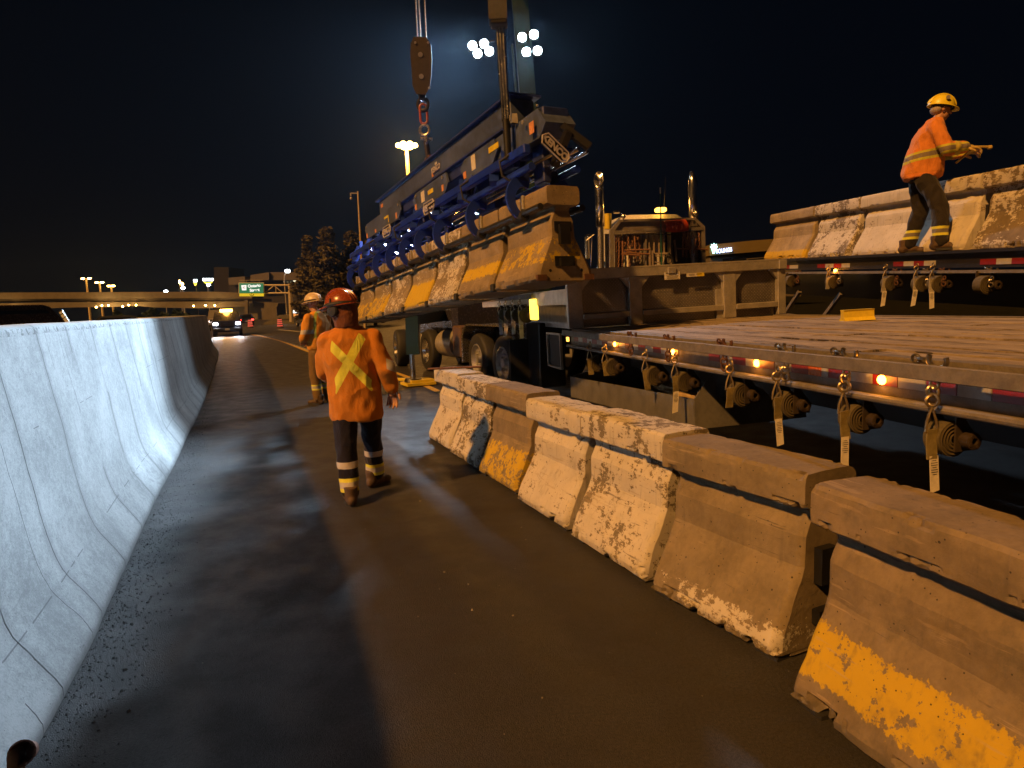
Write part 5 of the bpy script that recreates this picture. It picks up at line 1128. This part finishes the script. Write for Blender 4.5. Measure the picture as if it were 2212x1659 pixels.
for (p, q_, w_) in (((1403, 534), (1404, 578), 3), ((1409, 541), (1410, 578), 3), ((1450, 530), (1448, 578), 4), ((1457, 518), (1462, 565), 2.5), ((1416, 553), (1436, 553), 2), ((1414, 566), (1446, 570), 2), ((1414, 572), (1442, 575), 2)):
    b = MB(); b.beam(K(*p, -.02), K(*q_, -.02), w_ * .011, .05, (0, 1, 0)); b.build('stake', M('dull_slat', (.30, .24, .19), .6, .2), K2, 0)
rr2 = random.Random(8)
def chain(x0, y0, y1, dy, wob=1.0):
    b = MB(); p = K(x0, y0, dy); z1 = K(x0, y1, dy).z; z = p.z; k = 0; ph = rr2.random() * 6
    while z > z1:
        b.torus((p.x + math.sin(z * 6 + ph) * .012 * wob, p.y, z), (1, 0, 0) if k % 2 else (0, 1, 0), .032, .010, 9, 5, sx=.62, p=(0, 1, 0) if k % 2 else (1, 0, 0)); z -= .052; k += 1
    return b.build('hanging_chain', M('chain_rust', (.22, .11, .06), .7, .3, .4, 25, .3), K2)
for x in (1332, 1337, 1342, 1347, 1352, 1357, 1362, 1367, 1372, 1377, 1381): chain(x + rr2.uniform(-1.5, 1.5), 509 + rr2.random() * 3, rr2.choice((530, 545, 575, 582, 582)), .02 + rr2.random() * .16)
for x in (1476, 1481, 1486, 1491, 1496, 1501, 1506, 1511, 1516): chain(x + rr2.uniform(-1.5, 1.5), 503 + rr2.random() * 3, rr2.choice((535, 556, 582, 582)), .02 + rr2.random() * .16)
b = MB()
for (p, q_) in (((1348, 541), (1404, 539)), ((1343, 546), (1404, 549)), ((1352, 543), (1388, 550)), ((1342, 549), (1382, 552)), ((1371, 510), (1372, 540)), ((1462, 537), (1488, 538)), ((1500, 538), (1529, 539)), ((1484, 512), (1492, 538)), ((1504, 515), (1498, 548)), ((1345, 520), (1346, 560))): b.cyl(K(*p, -.03), K(*q_, -.03), .022, n=6)
b.each('binder_bar', M('chain_rust', (.22, .11, .06), .7, .3, .4, 25, .3), K2)
b = MB(); b.tube([K(1434, 578, -.06), K(1438, 556, -.07), K(1445, 547, -.07), K(1452, 556, -.07), K(1456, 580, -.06)], .03, 6); b.torus(K(1444, 562, -.05), (0, 1, .2), .08, .02, 14, 6); b.build('coiled_hose', BLACK, K2)
# stacks
for (x, xt, yt, right) in ((1295, 1288, 380, 0), (1496.5, 1496, 378, 1)):
    dy = .1; base = K(x + 3, 585, dy); tp = K(x, 425, dy); top_ = K(xt, 388, dy)
    b = MB(); b.cyl(base, K(x + 2, 489, dy), .075, n=20); b.build('stack_guard', M('perforated_guard', (.22, .22, .24), .3, .9, .5, 40, .6, .01), K2)
    b = MB(); r0 = .10; a_, q_ = basis(tp - base); n_ = 22
    out = Vector((.75 if right else -.35, .2 if right else -.75, 0)).normalized(); rings = [(K(x + 2, 489, dy), r0), (K(x + .5, 440, dy), r0), (K(x - .8, 412, dy), r0 * 1.03)]
    vs = []; cutz = .26
    for k_, (c_, rr0) in enumerate(rings):
        for j in range(n_): t = j * 2 * math.pi / n_; vs.append(c_ + Vector((math.cos(t), math.sin(t), 0)) * rr0)
    c_ = K(x - .8, 412, dy)
    for st_, f_ in ((.5, .5), (1, 1)):
        for j in range(n_):
            t = j * 2 * math.pi / n_; o_ = Vector((math.cos(t), math.sin(t), 0)); k2 = (o_.dot(-out) + 1) / 2
            vs.append(c_ + o_ * r0 * (1.04 + .04 * st_) + out * .05 * st_ * st_ * (.3 + k2) + Vector((0, 0, (.07 + .38 * k2) * f_)))
    m_ = len(vs) // n_
    b.add(vs, [(i * n_ + j, i * n_ + (j + 1) % n_, (i + 1) * n_ + (j + 1) % n_, (i + 1) * n_ + j) for i in range(m_ - 1) for j in range(n_)]); so_ = b.build('exhaust_stack', CHROME, K2)
    md = so_.modifiers.new('t', 'SOLIDIFY'); md.thickness = .006
kq(((1307, 505), (1317, 505), (1318, 582), (1308, 582)), .25, .03, M('punched_plate', (.30, .29, .30), .4, .8, .7, 60, .5), 'air_cleaner_guard')
b = MB(); b.cyl(K(1313, 495, .6), K(1313, 462, .6), .09, n=16); b.build('air_cleaner', YPAINT, K2)
for x, y in ((1347, 467), (1504, 460)):
    b = MB(); b.sph(K(x, y, -.02), .062, 16, 10); b.cyl(K(x, y + 4, -.02), K(x, y + 10, -.02), .012, n=6); b.build('work_lamp', CHROME, K2)
b = MB(); b.box(K(1332, 458, .9), (.16, .1, .07), ch=.02); b.build('cab_marker_lamp', CHROME, K2)
b = MB(); b.box(K(1427, 453.5, .5), (.24, .2, .10), ch=.03); b.build('amber_beacon', AMBERS, K2)
l = bpy.data.lights.new('cab_beacon_glow', 'POINT'); l.energy = 14; l.color = (1, .5, .08); l.shadow_soft_size = .1; lo = bpy.data.objects.new('cab_beacon_glow', l); COL.objects.link(lo); lo.parent = K2; lo.location = K(1427, 440, .4)
b = MB(); b.cyl(K(1434, 452, .5), K(1438, 382, .5), .008, .003, n=5); b.build('antenna', DARK, K2)
b = MB(); [b.cyl(K(x0, y0, .8), K(x1, y1, .8), .013, n=6) for x0, y0, x1, y1 in ((1266, 508, 1284, 506), (1266, 520, 1284, 506), (1278, 512, 1276, 575))]; b.box(K(1268, 535, .9), (.06, .2, .55), ch=.02); b.build('wing_mirror', CHROME, K2)
b = MB(); [b.cyl((sx * .95, y, .53), (sx * .65, y, .53), .53, n=28) for sx in (-1, 1) for y in (-1.5, -.15)]; b.each('drive_tyre', BLACK, K2); b = MB(); [b.box((x, .2, .85), (.09, 6, .26)) for x in (-.4, .4)]; b.each('frame_rail', DARK, K2, 0)
# tools carried on the rack
SH = empty('snow_shovel', KM2, 'orange plastic ribbed scoop hanging on the truck rack', 'shovel')
b = MB(); nU, nV = 24, 8; vs = []
for j in range(nV + 1):
    for i in range(nU + 1):
        s = i / nU; t = j / nV; xx = (1378 + 27 * (1 - 0)) ; x_ = 1378 + 0; px_ = 1376 + 0
        X0 = 1406 - 0 + (1388 - 1388); l0 = (1406, 460); r0_ = (1492 - 5, 456); l1 = (1409, 478 + 4); r1_ = (1498, 478)
        A_ = (1377.5 + 0, 0)
        px_ = (1 - t) * ((1 - s) * 1432 + s * 1480) + t * ((1 - s) * 1437 + s * 1487); py_ = (1 - t) * ((1 - s) * 477 + s * 474) + t * ((1 - s) * 501 + s * 498) + math.sin(s * math.pi) * 2.5 * t
        rib = .018 * max(0, math.sin(s * 7 * 2 * math.pi)) * (1 if .12 < t < .92 else 0)
        p_ = K(px_ - 28 * 0, py_, -.12); vs.append(p_ + Vector((0, -.09 * math.sin(math.pi * (t * .8 + .1)) - rib, 0)))
n_ = nU + 1; b.add(vs, [(j * n_ + i, j * n_ + i + 1, (j + 1) * n_ + i + 1, (j + 1) * n_ + i) for j in range(nV) for i in range(nU)]); so_ = b.build('scoop', M('orange_plastic', (.70, .085, .02), .35, 0, .15, 6, .05), SH, 60); md = so_.modifiers.new('t', 'SOLIDIFY'); md.thickness = .006
b = MB(); b.cyl(K(1452, 490, -.06), K(1449, 580, -.02), .016, n=8); b.build('handle', DARK, SH)
BRM = empty('broom', KM2, 'long green broom handle with a pale tip standing upright against the truck rack', 'broom')
b = MB(); b.cyl(K(1429, 575, -.2), K(1426.5, 416, -.2), .014, n=8); b.build('handle', M('green_handle', (.02, .12, .09), .4), BRM)
b = MB(); b.cyl(K(1426.6, 418, -.2), K(1426.3, 405, -.2), .019, n=8); b.build('grip', CARD, BRM)
b = MB(); b.box(K(1429, 578, -.2), (.3, .06, .07)); b.build('brush', RUST, BRM, 0)
# ================================================================ PEOPLE
SKIN = M('weathered_skin', (.42, .22, .13), .55, 0, .12, 20, .1)
def clothmat(name, c, marks=None, rough=.8, fold=8):
    """Cloth with weave and crease bump. marks: list of (mask function, colour, sheen-like roughness)."""
    a = NM(name); n = a.noise(fold, 5, .65, (0, 0, 0), (1, 1, .6), 1.0); w = a.noise(160, 2, .5); d = a.noise(3.5, 5, .65)
    cc = a.mix((n * .6 + d * .4).ss(.3, .7), tuple(v * .80 for v in c), tuple(min(1, v * 1.1) for v in c))
    for fn, mc, in (marks or []):
        k = fn(a, (w - .5) * .006); cc = a.mix(k, cc, a.mix(d.ss(.3, .7), tuple(v * .75 for v in mc), mc))
    a.col(cc); a.set('Roughness', rough); a.set('Specular IOR Level', .2); a.b.inputs['Sheen Weight'].default_value = .1
    a.bump(n * 1.2 + w * .12, .8, .02); return a.m
def band(z0, z1, ax='z'): return lambda a, w: (getattr(a, ax) + w).gt(z0) * (getattr(a, ax) + w).lt(z1)
def chain_(mb, pts, rad, n=12):
    for i in range(len(pts) - 1): mb.cyl(pts[i], pts[i + 1], rad[i], rad[i + 1], n)
    for p, r_ in zip(pts, rad): mb.sph(p, r_ * .995, n, 8)
def rings(mb, R_, n=20):
    vs = []; 
    for (c, rx, ry) in R_:
        for i in range(n): t = 2 * math.pi * i / n; vs.append(Vector(c) + Vector((math.cos(t) * rx, math.sin(t) * ry, 0)))
    m_ = len(R_); mb.add(vs, [(k * n + i, k * n + (i + 1) % n, (k + 1) * n + (i + 1) % n, (k + 1) * n + i) for k in range(m_ - 1) for i in range(n)] + [list(range(n - 1, -1, -1)), [(m_ - 1) * n + i for i in range(n)]])
def hand(mb, wr, d, pn, side, curl=.5, s=1.0):
    """Palm and five fingers: wr wrist, d direction of the fingers, pn palm normal, side +1 thumb towards d x pn."""
    d = Vector(d).normalized(); pn = Vector(pn).normalized(); sd = d.cross(pn).normalized() * side; pn = sd.cross(d) * side
    wr = Vector(wr)
    for k in range(4): mb.cyl(wr, wr + d * .085 * s + sd * (.030 - .020 * k) * s, .014 * s, .0125 * s, 8)
    mb.sph(wr + d * .05 * s, (.030 * s, .030 * s, .022 * s), 10, 8)
    for k, ln in enumerate((.072, .080, .074, .058)):
        p = wr + d * .085 * s + sd * (.033 - .022 * k) * s; dd = (d + sd * (.10 - .07 * k)).normalized(); pts = [p]; rr_ = [.0098 * s]
        for j, f_ in enumerate((.42, .32, .26)):
            g_ = curl * (j + .6) * .55; dd2 = (dd * math.cos(g_) + pn * math.sin(g_)).normalized(); p = p + dd2 * ln * f_ * s; pts.append(p); rr_.append((.0092 - .0008 * j) * s)
        chain_(mb, pts, rr_, 8)
    p = wr + d * .02 * s + sd * .026 * s; q = p + (d * .55 + sd * .7 + pn * .35).normalized() * .045 * s; r_ = q + (d * .9 + sd * .25 + pn * .4).normalized() * .032 * s
    chain_(mb, [p, q, r_], [.014 * s, .0115 * s, .010 * s], 8)
def shoe(c, yaw, parent, mat, pitch=0, ln=.29):
    mb = MB(); q = Matrix.Rotation(yaw, 3, 'Z') @ Matrix.Rotation(pitch, 3, 'X')
    tmp = MB(); tmp.sph((0, -.075, .055), (.043, .058, .052), 14, 9); tmp.sph((0, .02, .055), (.046, .09, .045), 14, 9); tmp.sph((0, .12, .040), (.048, .075, .036), 14, 9); tmp.cyl((0, -.06, .05), (0, -.065, .17), .052, .058, 14)
    mb.add([Vector(c) + q @ v for v in tmp.v], tmp.f); o = remesh(mb, 'boot', mat, parent, .008, 3, .0015, 30)
    s_ = MB(); pl_ = [(math.sin(t) * (.049 if math.cos(t) > 0 else .044), math.cos(t) * (.155 if math.cos(t) > 0 else .10) + .03) for t in [i * math.pi / 10 for i in range(20)]]
    s_.prism([Vector(c) + q @ Vector((x, y, .0)) for x, y in pl_], 0, 0, q @ Vector((0, 0, .026))); s_.build('sole', BLACK, o, 40)
def person(M4, label, J, jacket, trousers, skin=SKIN, bootm=None, vox=.012, group=None, gloves=None, fold=.011, seed=0, tor=None, hands=None):
    e = empty('person', M4, label, 'person', group)
    V = {k: Vector(v) for k, v in J.items()}
    # the body: one continuous skin
    b = MB(); hd = V['head']; f = V['face'].normalized(); s_ = Vector((0, 0, 1)).cross(f).normalized() * -1
    tmp = MB(); tmp.sph((0, 0, .025), (.076, .096, .100), 18, 12); tmp.sph((0, .035, -.045), (.058, .062, .075), 14, 10); tmp.sph((0, .055, -.095), (.030, .030, .025), 10, 8)
    tmp.cyl((0, .088, .02), (0, .115, -.022), .010, .016, 8); tmp.sph((0, .112, -.022), .016, 8, 6); tmp.sph((0, .090, -.062), (.026, .014, .010), 10, 6); tmp.sph((0, .080, .035), (.055, .02, .012), 10, 6)
    for sx in (-1, 1): tmp.sph((sx * .078, -.005, -.005), (.012, .022, .034), 8, 8)
    fm = Matrix((s_, f, Vector((0, 0, 1)))).transposed(); fm.col[2] = s_.cross(f).normalized() if s_.cross(f).z > 0 else -s_.cross(f).normalized()
    b.add([hd + fm @ v for v in tmp.v], tmp.f)
    chain_(b, [V['neck'] - Vector((0, 0, .04)), hd - Vector((0, 0, .05))], [.062, .056])
    rings(b, [(V['pelvis'], .14, .10), ((V['pelvis'] + V['chest']) / 2, .13, .095), (V['chest'], .16, .105), (V['neck'], .07, .06)])
    for sd in 'lr':
        chain_(b, [V[sd + 'sh'], V[sd + 'el'], V[sd + 'wr']], [.05, .042, .030]); chain_(b, [V[sd + 'hip'], V[sd + 'kn'], V[sd + 'an']], [.08, .055, .042]); chain_(b, [V[sd + 'an'], V[sd + 'an'] + Vector((0, .06, -.05))], [.04, .03])
        h_ = hands[sd]; hand(b, V[sd + 'wr'], h_[0], h_[1], h_[2], h_[3], h_[4] if len(h_) > 4 else 1.0)
    body = remesh(b, 'body', [skin], e, .0068, 2)
    ey = MB(); [ey.sph(hd + fm @ Vector((sx * .030, .092, .012)), .010, 8, 6) for sx in (-1, 1)]; ey.each('eye', INK, body)
    # jacket
    b = MB(); T = tor; rings(b, [(Vector((x, y, z)), rx, ry) for (x, y, z, rx, ry) in T], 24)
    for sd in 'lr':
        sh, el, wr = V[sd + 'sh'], V[sd + 'el'], V[sd + 'wr']; mid = (sh + el) / 2; m2 = (el + wr) / 2; cf = wr + (wr - el).normalized() * -.015
        chain_(b, [sh, mid, el, m2, cf], [.080, .080, .074, .068, .058], 14)
    jk = remesh(b, 'jacket', jacket, e, vox, 5, fold, 5.5, seed, (1, 1, .75))
    # trousers
    b = MB(); P = V['pelvis']; rings(b, [(P + Vector((0, 0, -.10)), .165, .125), (P, .175, .13), (P + Vector((0, 0, .12)), .165, .12)])
    for sd in 'lr':
        hp, kn, an = V[sd + 'hip'], V[sd + 'kn'], V[sd + 'an']; an2 = an + Vector((0, 0, .0)); chain_(b, [hp + Vector((0, 0, -.02)), hp.lerp(kn, .5), kn, kn.lerp(an2, .5), an2], [.108, .098, .084, .082, .076], 14)
    remesh(b, 'trousers', trousers, e, vox, 4, fold * .8, 7, seed + 4, (1, 1, .6))
    return e, body, hd, fm
def helmet(e, hd, fm, mat, brim_all=.03, brim_f=.05, size=1.0, ridge=True, up=.035):
    b = MB(); tmp = MB(); rx, ry, rz = .115 * size, .140 * size, .125 * size
    tmp.sph((0, 0, 0), (rx, ry, rz), 28, 10, True)
    n = 32; vs = []
    for k, (ex, dz) in enumerate(((0, .004), (1, -.004), (1, -.012), (-.004 / .03, -.006))):
        for i in range(n):
            t = 2 * math.pi * i / n; c_, s_ = math.cos(t), math.sin(t); w = ex * (brim_all + max(0, s_) ** 2 * brim_f) if ex > 0 else 0
            vs.append((c_ * (rx + w - .003), s_ * (ry + w - .003), dz - (max(0, s_) ** 3 * .012 if ex > 0 else 0)))
    tmp.add(vs, [(k * n + i, k * n + (i + 1) % n, ((k + 1) % 4) * n + (i + 1) % n, ((k + 1) % 4) * n + i) for k in range(4) for i in range(n)])
    if ridge:
        for x in (-.03, 0, .03): tmp.tube([(x * (1 + .2 * math.sin(a_)), math.cos(a_) * ry * .98, math.sin(a_) * rz * (1.005 if x == 0 else .975)) for a_ in [R(d) for d in range(12, 175, 10)]], .010, 6)
    b.add([hd + fm @ (v + Vector((0, -.005, up))) for v in tmp.v], tmp.f); return b.build('hard_hat', mat, e, 50)
YEL = (.74, .72, .08); SIL = (.50, .47, .44)
# --- worker 1, walking away
g = ground(785, 1085); yaw = math.atan2(-g.x, g.y)
def xmark(p, q, w):
    (x0, z0), (x1, z1) = p, q; L_ = math.hypot(x1 - x0, z1 - z0); dx, dz = (x1 - x0) / L_, (z1 - z0) / L_
    def f(a, wv):
        u = (a.x - x0) * dx + (a.z - z0) * dz; v = (a.x - x0) * -dz + (a.z - z0) * dx
        return (v + wv).ab().lt(w) * u.gt(0.0) * u.lt(L_) * a.y.lt(.03)
    return f
ORJ = (.52, .185, .018)
jm = clothmat('orange_shirt', ORJ, [(xmark((-.275, 1.465), (.155, .975), .036), YEL), (xmark((.125, 1.50), (-.215, .93), .037), YEL),
    (lambda a, w: (a.z + a.x * .5 + w).gt(1.27) * (a.z + a.x * .5 + w).lt(1.36) * a.x.gt(.265), SIL)])
tm = clothmat('navy_trousers', (.010, .009, .020), [(band(.315, .37), (.55, .52, .50)), (band(.205, .235), YEL), (band(.155, .205), SIL), (band(.125, .155), YEL)], .8, 7)
J1 = dict(pelvis=(-.005, .16, .90), chest=(-.02, .14, 1.30), neck=(-.045, .14, 1.50), head=(-.075, .15, 1.645), face=(-.75, .65, -.12),
    lsh=(-.205, .14, 1.395), lel=(-.262, .24, 1.13), lwr=(-.20, .44, 1.06), rsh=(.165, .12, 1.395), rel=(.265, .06, 1.13), rwr=(.305, .13, .955),
    lhip=(-.10, .15, .84), lkn=(-.115, .07, .48), lan=(-.105, -.03, .12), rhip=(.10, .17, .84), rkn=(.115, .34, .48), ran=(.125, .49, .13))
BOOT = M('brown_work_boot', (.075, .045, .025), .7, 0, .4, 14, .3)
e, body, hd, fm = person(TR(g, yaw), 'worker walking away in orange shirt with a yellow X and an orange hard hat', J1, jm, tm, seed=1,
    tor=[(0, .15, .70, .205, .15), (-.005, .15, .74, .222, .155), (-.01, .15, .9, .222, .15), (-.015, .14, 1.1, .220, .145), (-.02, .14, 1.28, .235, .145), (-.02, .135, 1.38, .235, .13), (-.03, .135, 1.45, .185, .11), (-.04, .14, 1.51, .09, .085)], fold=.012, vox=.010,
    hands=dict(l=((0, .9, -.3), (0, 0, -1), 1, .6), r=((.02, .12, -1), (-.35, -.93, 0), -1, .8, 1.15)))
shoe((-.105, -.02, 0), R(8), e, BOOT); shoe((.135, .50, 0), R(-42), e, BOOT)
helmet(e, hd, fm, M('orange_hard_hat', (.26, .055, .015), .25, 0, .2, 9, .05), .022, .045, 1.08, up=.045)
b = MB(); t_ = MB(); t_.torus((0, -.005, .048), (0, 0, 1), .131, .020, 28, 8, sx=1.0); t_.sph((-.0, .125, .10), (.05, .03, .035), 12, 8); t_.box((0, -.14, .055), (.07, .02, .05), ch=.008); b.add([hd + fm @ v for v in t_.v], t_.f); b.build('goggle_strap', BLACK, e)
for sx in (-1, 1): b = MB(); t_ = MB(); t_.lathe((sx * .075, -.005, .0), (sx * .2, -.005, .0), [(0, .01), (0, .052), (.045, .056), (.06, .046), (.065, .005)], 18); t_.tube([(sx * .118, -.005, .0), (sx * .132, -.005, .05), (sx * .118, 0, .10)], .008, 6); b.add([hd + fm @ v for v in t_.v], t_.f); b.build('ear_muff', BLACK, e)
b = MB(); t_ = MB(); rings(t_, [((0, -.03, -.155), .092, .095), ((0, -.035, -.08), .098, .105), ((0, -.02, .0), .108, .122), ((0, -.01, .045), .112, .130)], 20); b.add([hd + fm @ v for v in t_.v], t_.f)
remesh(b, 'neck_flap', clothmat('rust_orange_flap', (.14, .045, .015)), e, .01, 3, .006, 12)
b = MB(); b.torus((-.045, .14, 1.515), (0, 0, 1), .078, .018, 24, 8); b.build('collar', M('navy_collar', (.015, .016, .03), .8), e)
b = MB(); q = hd + fm @ Vector((-.06, .06, -.16)); b.beam(q, q + Vector((-.005, -.02, -.10)), .022, .012); b.build('chin_strap', DARK, e, 0)
# --- worker 2, standing beyond
g = at(698, 866, 11.9); g.z = 0
yw = clothmat('yellow_orange_shirt', (.62, .27, .03), [(lambda a, w: (a.y * -1.0 + a.x * .3 + w).gt(.02) * (a.y * -1.0 + a.x * .3 + w).lt(.06) * a.z.gt(1.1) * a.x.lt(.2), (.40, .50, .10)), (lambda a, w: (a.z + w).gt(1.17) * (a.z + w).lt(1.24) * a.x.lt(-.17), SIL)])
kh = clothmat('olive_trousers', (.16, .095, .03), [(band(.31, .335), YEL), (band(.27, .31), SIL), (band(.245, .27), YEL)])
J2 = dict(pelvis=(0, 0, .92), chest=(0, .02, 1.32), neck=(0, .02, 1.52), head=(0, .06, 1.66), face=(-.1, 1, -.12),
    lsh=(-.20, .0, 1.42), lel=(-.27, .05, 1.13), lwr=(-.08, .27, 1.06), rsh=(.20, 0, 1.42), rel=(.27, .05, 1.13), rwr=(.06, .29, 1.02),
    lhip=(-.10, 0, .86), lkn=(-.12, .03, .48), lan=(-.13, -.02, .12), rhip=(.10, 0, .86), rkn=(.12, .06, .48), ran=(.13, .03, .12))
e, body, hd, fm = person(TR(g, R(62)) @ Matrix.Scale(1.07, 4), 'worker standing in yellow-orange shirt, olive trousers and a pale hard hat', J2, yw, kh, seed=5, vox=.016,
    tor=[(0, .01, .90, .19, .14), (0, .01, .95, .21, .155), (0, .01, 1.1, .20, .15), (0, .01, 1.28, .225, .15), (0, .01, 1.38, .225, .13), (0, .01, 1.46, .16, .10), (0, .01, 1.53, .085, .08)],
    hands=dict(l=((.7, .5, -.1), (0, -1, 0), 1, .8), r=((-.7, .5, 0), (0, -1, 0), -1, .8)))
shoe((-.13, .0, 0), R(6), e, BOOT); shoe((.13, .05, 0), R(-14), e, BOOT)
helmet(e, hd, fm, M('pale_hard_hat', (.62, .50, .34), .35, 0, .12, 9, .03), .028, .03, 1.1)
b = MB(); t_ = MB(); t_.torus((0, -.005, .05), (0, 0, 1), .136, .010, 24, 6); t_.box((0, .15, .06), (.05, .03, .04)); t_.box((.09, -.09, .10), (.03, .03, .025)); b.add([hd + fm @ v for v in t_.v], t_.f); b.build('head_lamp', BLACK, e)
# --- worker 3, on the loaded trailer
pf = TM2 @ Vector((.10, (t2i @ onplane(1968, 547, e1 + T2W * .10, T2W)).y, 0)) + Vector((-.03, -.12, .0)); F3 = Vector((.93, -.36, 0)).normalized(); R3 = Vector((F3.y, -F3.x, 0))
vx = lambda z0, z1: (lambda a, w: (a.z + a.y * -.12 + w).gt(z0) * (a.z + a.y * -.12 + w).lt(z1))
J3 = dict(pelvis=(.06, .04, .93), chest=(.06, .08, 1.30), neck=(.06, .15, 1.49), head=(.06, .21, 1.625), face=(-.25, 1, -.22),
    lsh=(-.13, .14, 1.40), lel=(-.17, .26, 1.16), lwr=(-.06, .47, 1.13), rsh=(.25, .12, 1.40), rel=(.32, .22, 1.13), rwr=(.20, .43, 1.15),
    lhip=(-.04, .03, .86), lkn=(-.08, .06, .50), lan=(-.12, -.05, .12), rhip=(.16, .05, .86), rkn=(.25, .20, .49), ran=(.33, .20, .12))
sleeve = lambda z0, z1: (lambda a, w: (a.y + w).gt(z0) * (a.y + w).lt(z1))
oj = clothmat('orange_jacket', (.60, .21, .04), [(vx(1.045, 1.075), (.55, .50, .05)), (vx(1.075, 1.125), (.22, .18, .14)), (vx(1.125, 1.15), (.55, .50, .05)), (sleeve(.31, .37), (.50, .42, .08)), (band(.0, .905), (.80, .26, .06))])
dk = clothmat('dark_work_trousers', (.022, .018, .016), [(band(.245, .275), YEL), (band(.20, .245), (.2, .18, .15)), (band(.17, .20), YEL)])
e, body, hd, fm = person(frame(pf, R3, F3, (0, 0, 1)) @ Matrix.Scale(.965, 4), 'worker in orange jacket and yellow hard hat on the loaded trailer, arms reaching forward', J3, oj, dk, seed=9, fold=.014,
    tor=[(.06, .04, .86, .19, .195), (.06, .04, .91, .20, .215), (.06, .05, 1.05, .20, .205), (.06, .08, 1.2, .21, .185), (.06, .10, 1.32, .22, .165), (.06, .12, 1.41, .20, .13), (.06, .14, 1.47, .13, .10), (.06, .145, 1.52, .08, .08)],
    hands=dict(l=((.1, 1, .0), (.2, 0, -1), 1, 1.0, 1.15), r=((-.1, 1, -.1), (-.2, 0, -1), -1, 1.0, 1.15)), skin=SKIN)
shoe((-.12, -.03, 0), R(0), e, BOOT); shoe((.33, .22, 0), R(-12), e, BOOT)
GLV = M('tan_glove', (.40, .28, .07), .8, 0, .25, 20, .3)
for sx, w_, dr, cu, pn in ((-1, J3['lwr'], (.1, 1, 0), 1.0, (.2, 0, -1)), (1, J3['rwr'], (-.1, 1, -.1), 1.0, (-.2, 0, -1))):
    b = MB(); w_ = Vector(w_); hand(b, w_ - Vector((0, .01, 0)), dr, pn, 1 if sx < 0 else -1, cu, 1.32); b.cyl(w_ - Vector((0, .07, 0)), w_ + Vector((0, .02, 0)), .05, .042, 14); remesh(b, 'glove', GLV, e, .008, 2)
helmet(e, hd, fm, M('yellow_hard_hat', (.70, .58, .03), .4, 0, .06, 9, .02), .010, .045, 1.03)
b = MB(); t_ = MB(); t_.torus((0, 0, .02), (0, 0, 1), .100, .012, 20, 6, a0=0, a1=360); t_.box((0, .108, .018), (.13, .02, .035), ch=.008); b.add([hd + fm @ v for v in t_.v], t_.f); b.build('safety_glasses', BLACK, e)
b = MB(); t_ = MB(); t_.sph((0, -.05, -.01), (.085, .062, .06), 14, 10); b.add([hd + fm @ v for v in t_.v], t_.f); b.build('hair', M('grey_hair', (.35, .30, .25), .9, 0, .3, 60, .5), e)
b = MB(); t_ = MB(); t_.cyl((.122, -.01, .10), (.135, -.01, .10), .022, n=14); b.add([hd + fm @ v for v in t_.v], t_.f); b.build('helmet_badge', STEEL, e)
st = MB(); st.cyl((.19, .47, 1.15), (.12, .68, 1.14), .014, n=8); st.box((.115, .69, 1.135), (.04, .05, .04), ch=.01); st.cyl((.16, .50, 1.12), (.14, .36, .99), .013, n=8)
o = st.build('strap_tool', GLV); o.matrix_world = frame(pf, R3, F3, (0, 0, 1)) @ Matrix.Scale(.965, 4); tag(o, 'yellowish strap tool held in the gloved hands of the worker on the trailer', 'tool')
# ---------------- litter at the wall foot
g = ground(74, 1652)
b = MB(); b.lathe((0, 0, 0), (0, 0, 1), [(.0, .03), (.0, .034), (.07, .042), (.085, .046), (.085, .040), (.01, .028), (.01, .001)], 20)
o = b.build('crushed_cup', M('brown_paper_cup', (.22, .10, .06), .7, 0, .3, 20, .2)); o.matrix_world = Matrix.Translation(g + Vector((-.03, .02, .045))) @ Matrix.Rotation(R(62), 4, 'X') @ Matrix.Rotation(R(20), 4, 'Y'); tag(o, 'brown paper cup tipped over at the foot of the wall in the lower corner', 'cup')
# ================================================================ NIGHT HAZE
b = MB(); b.box((0, 290, 30), (1060, 860, 64)); hz = b.build('haze', [], None, 0); hz['kind'] = 'stuff'
mt = bpy.data.materials.new('haze_air'); mt.use_nodes = True; t = mt.node_tree; t.nodes.clear(); o = t.nodes.new('ShaderNodeOutputMaterial'); v = t.nodes.new('ShaderNodeVolumePrincipled')
v.inputs['Color'].default_value = (.5, .72, 1, 1); v.inputs['Density'].default_value = .0002; v.inputs['Anisotropy'].default_value = .80; t.links.new(v.outputs[0], o.inputs['Volume']); hz.data.materials.append(mt)
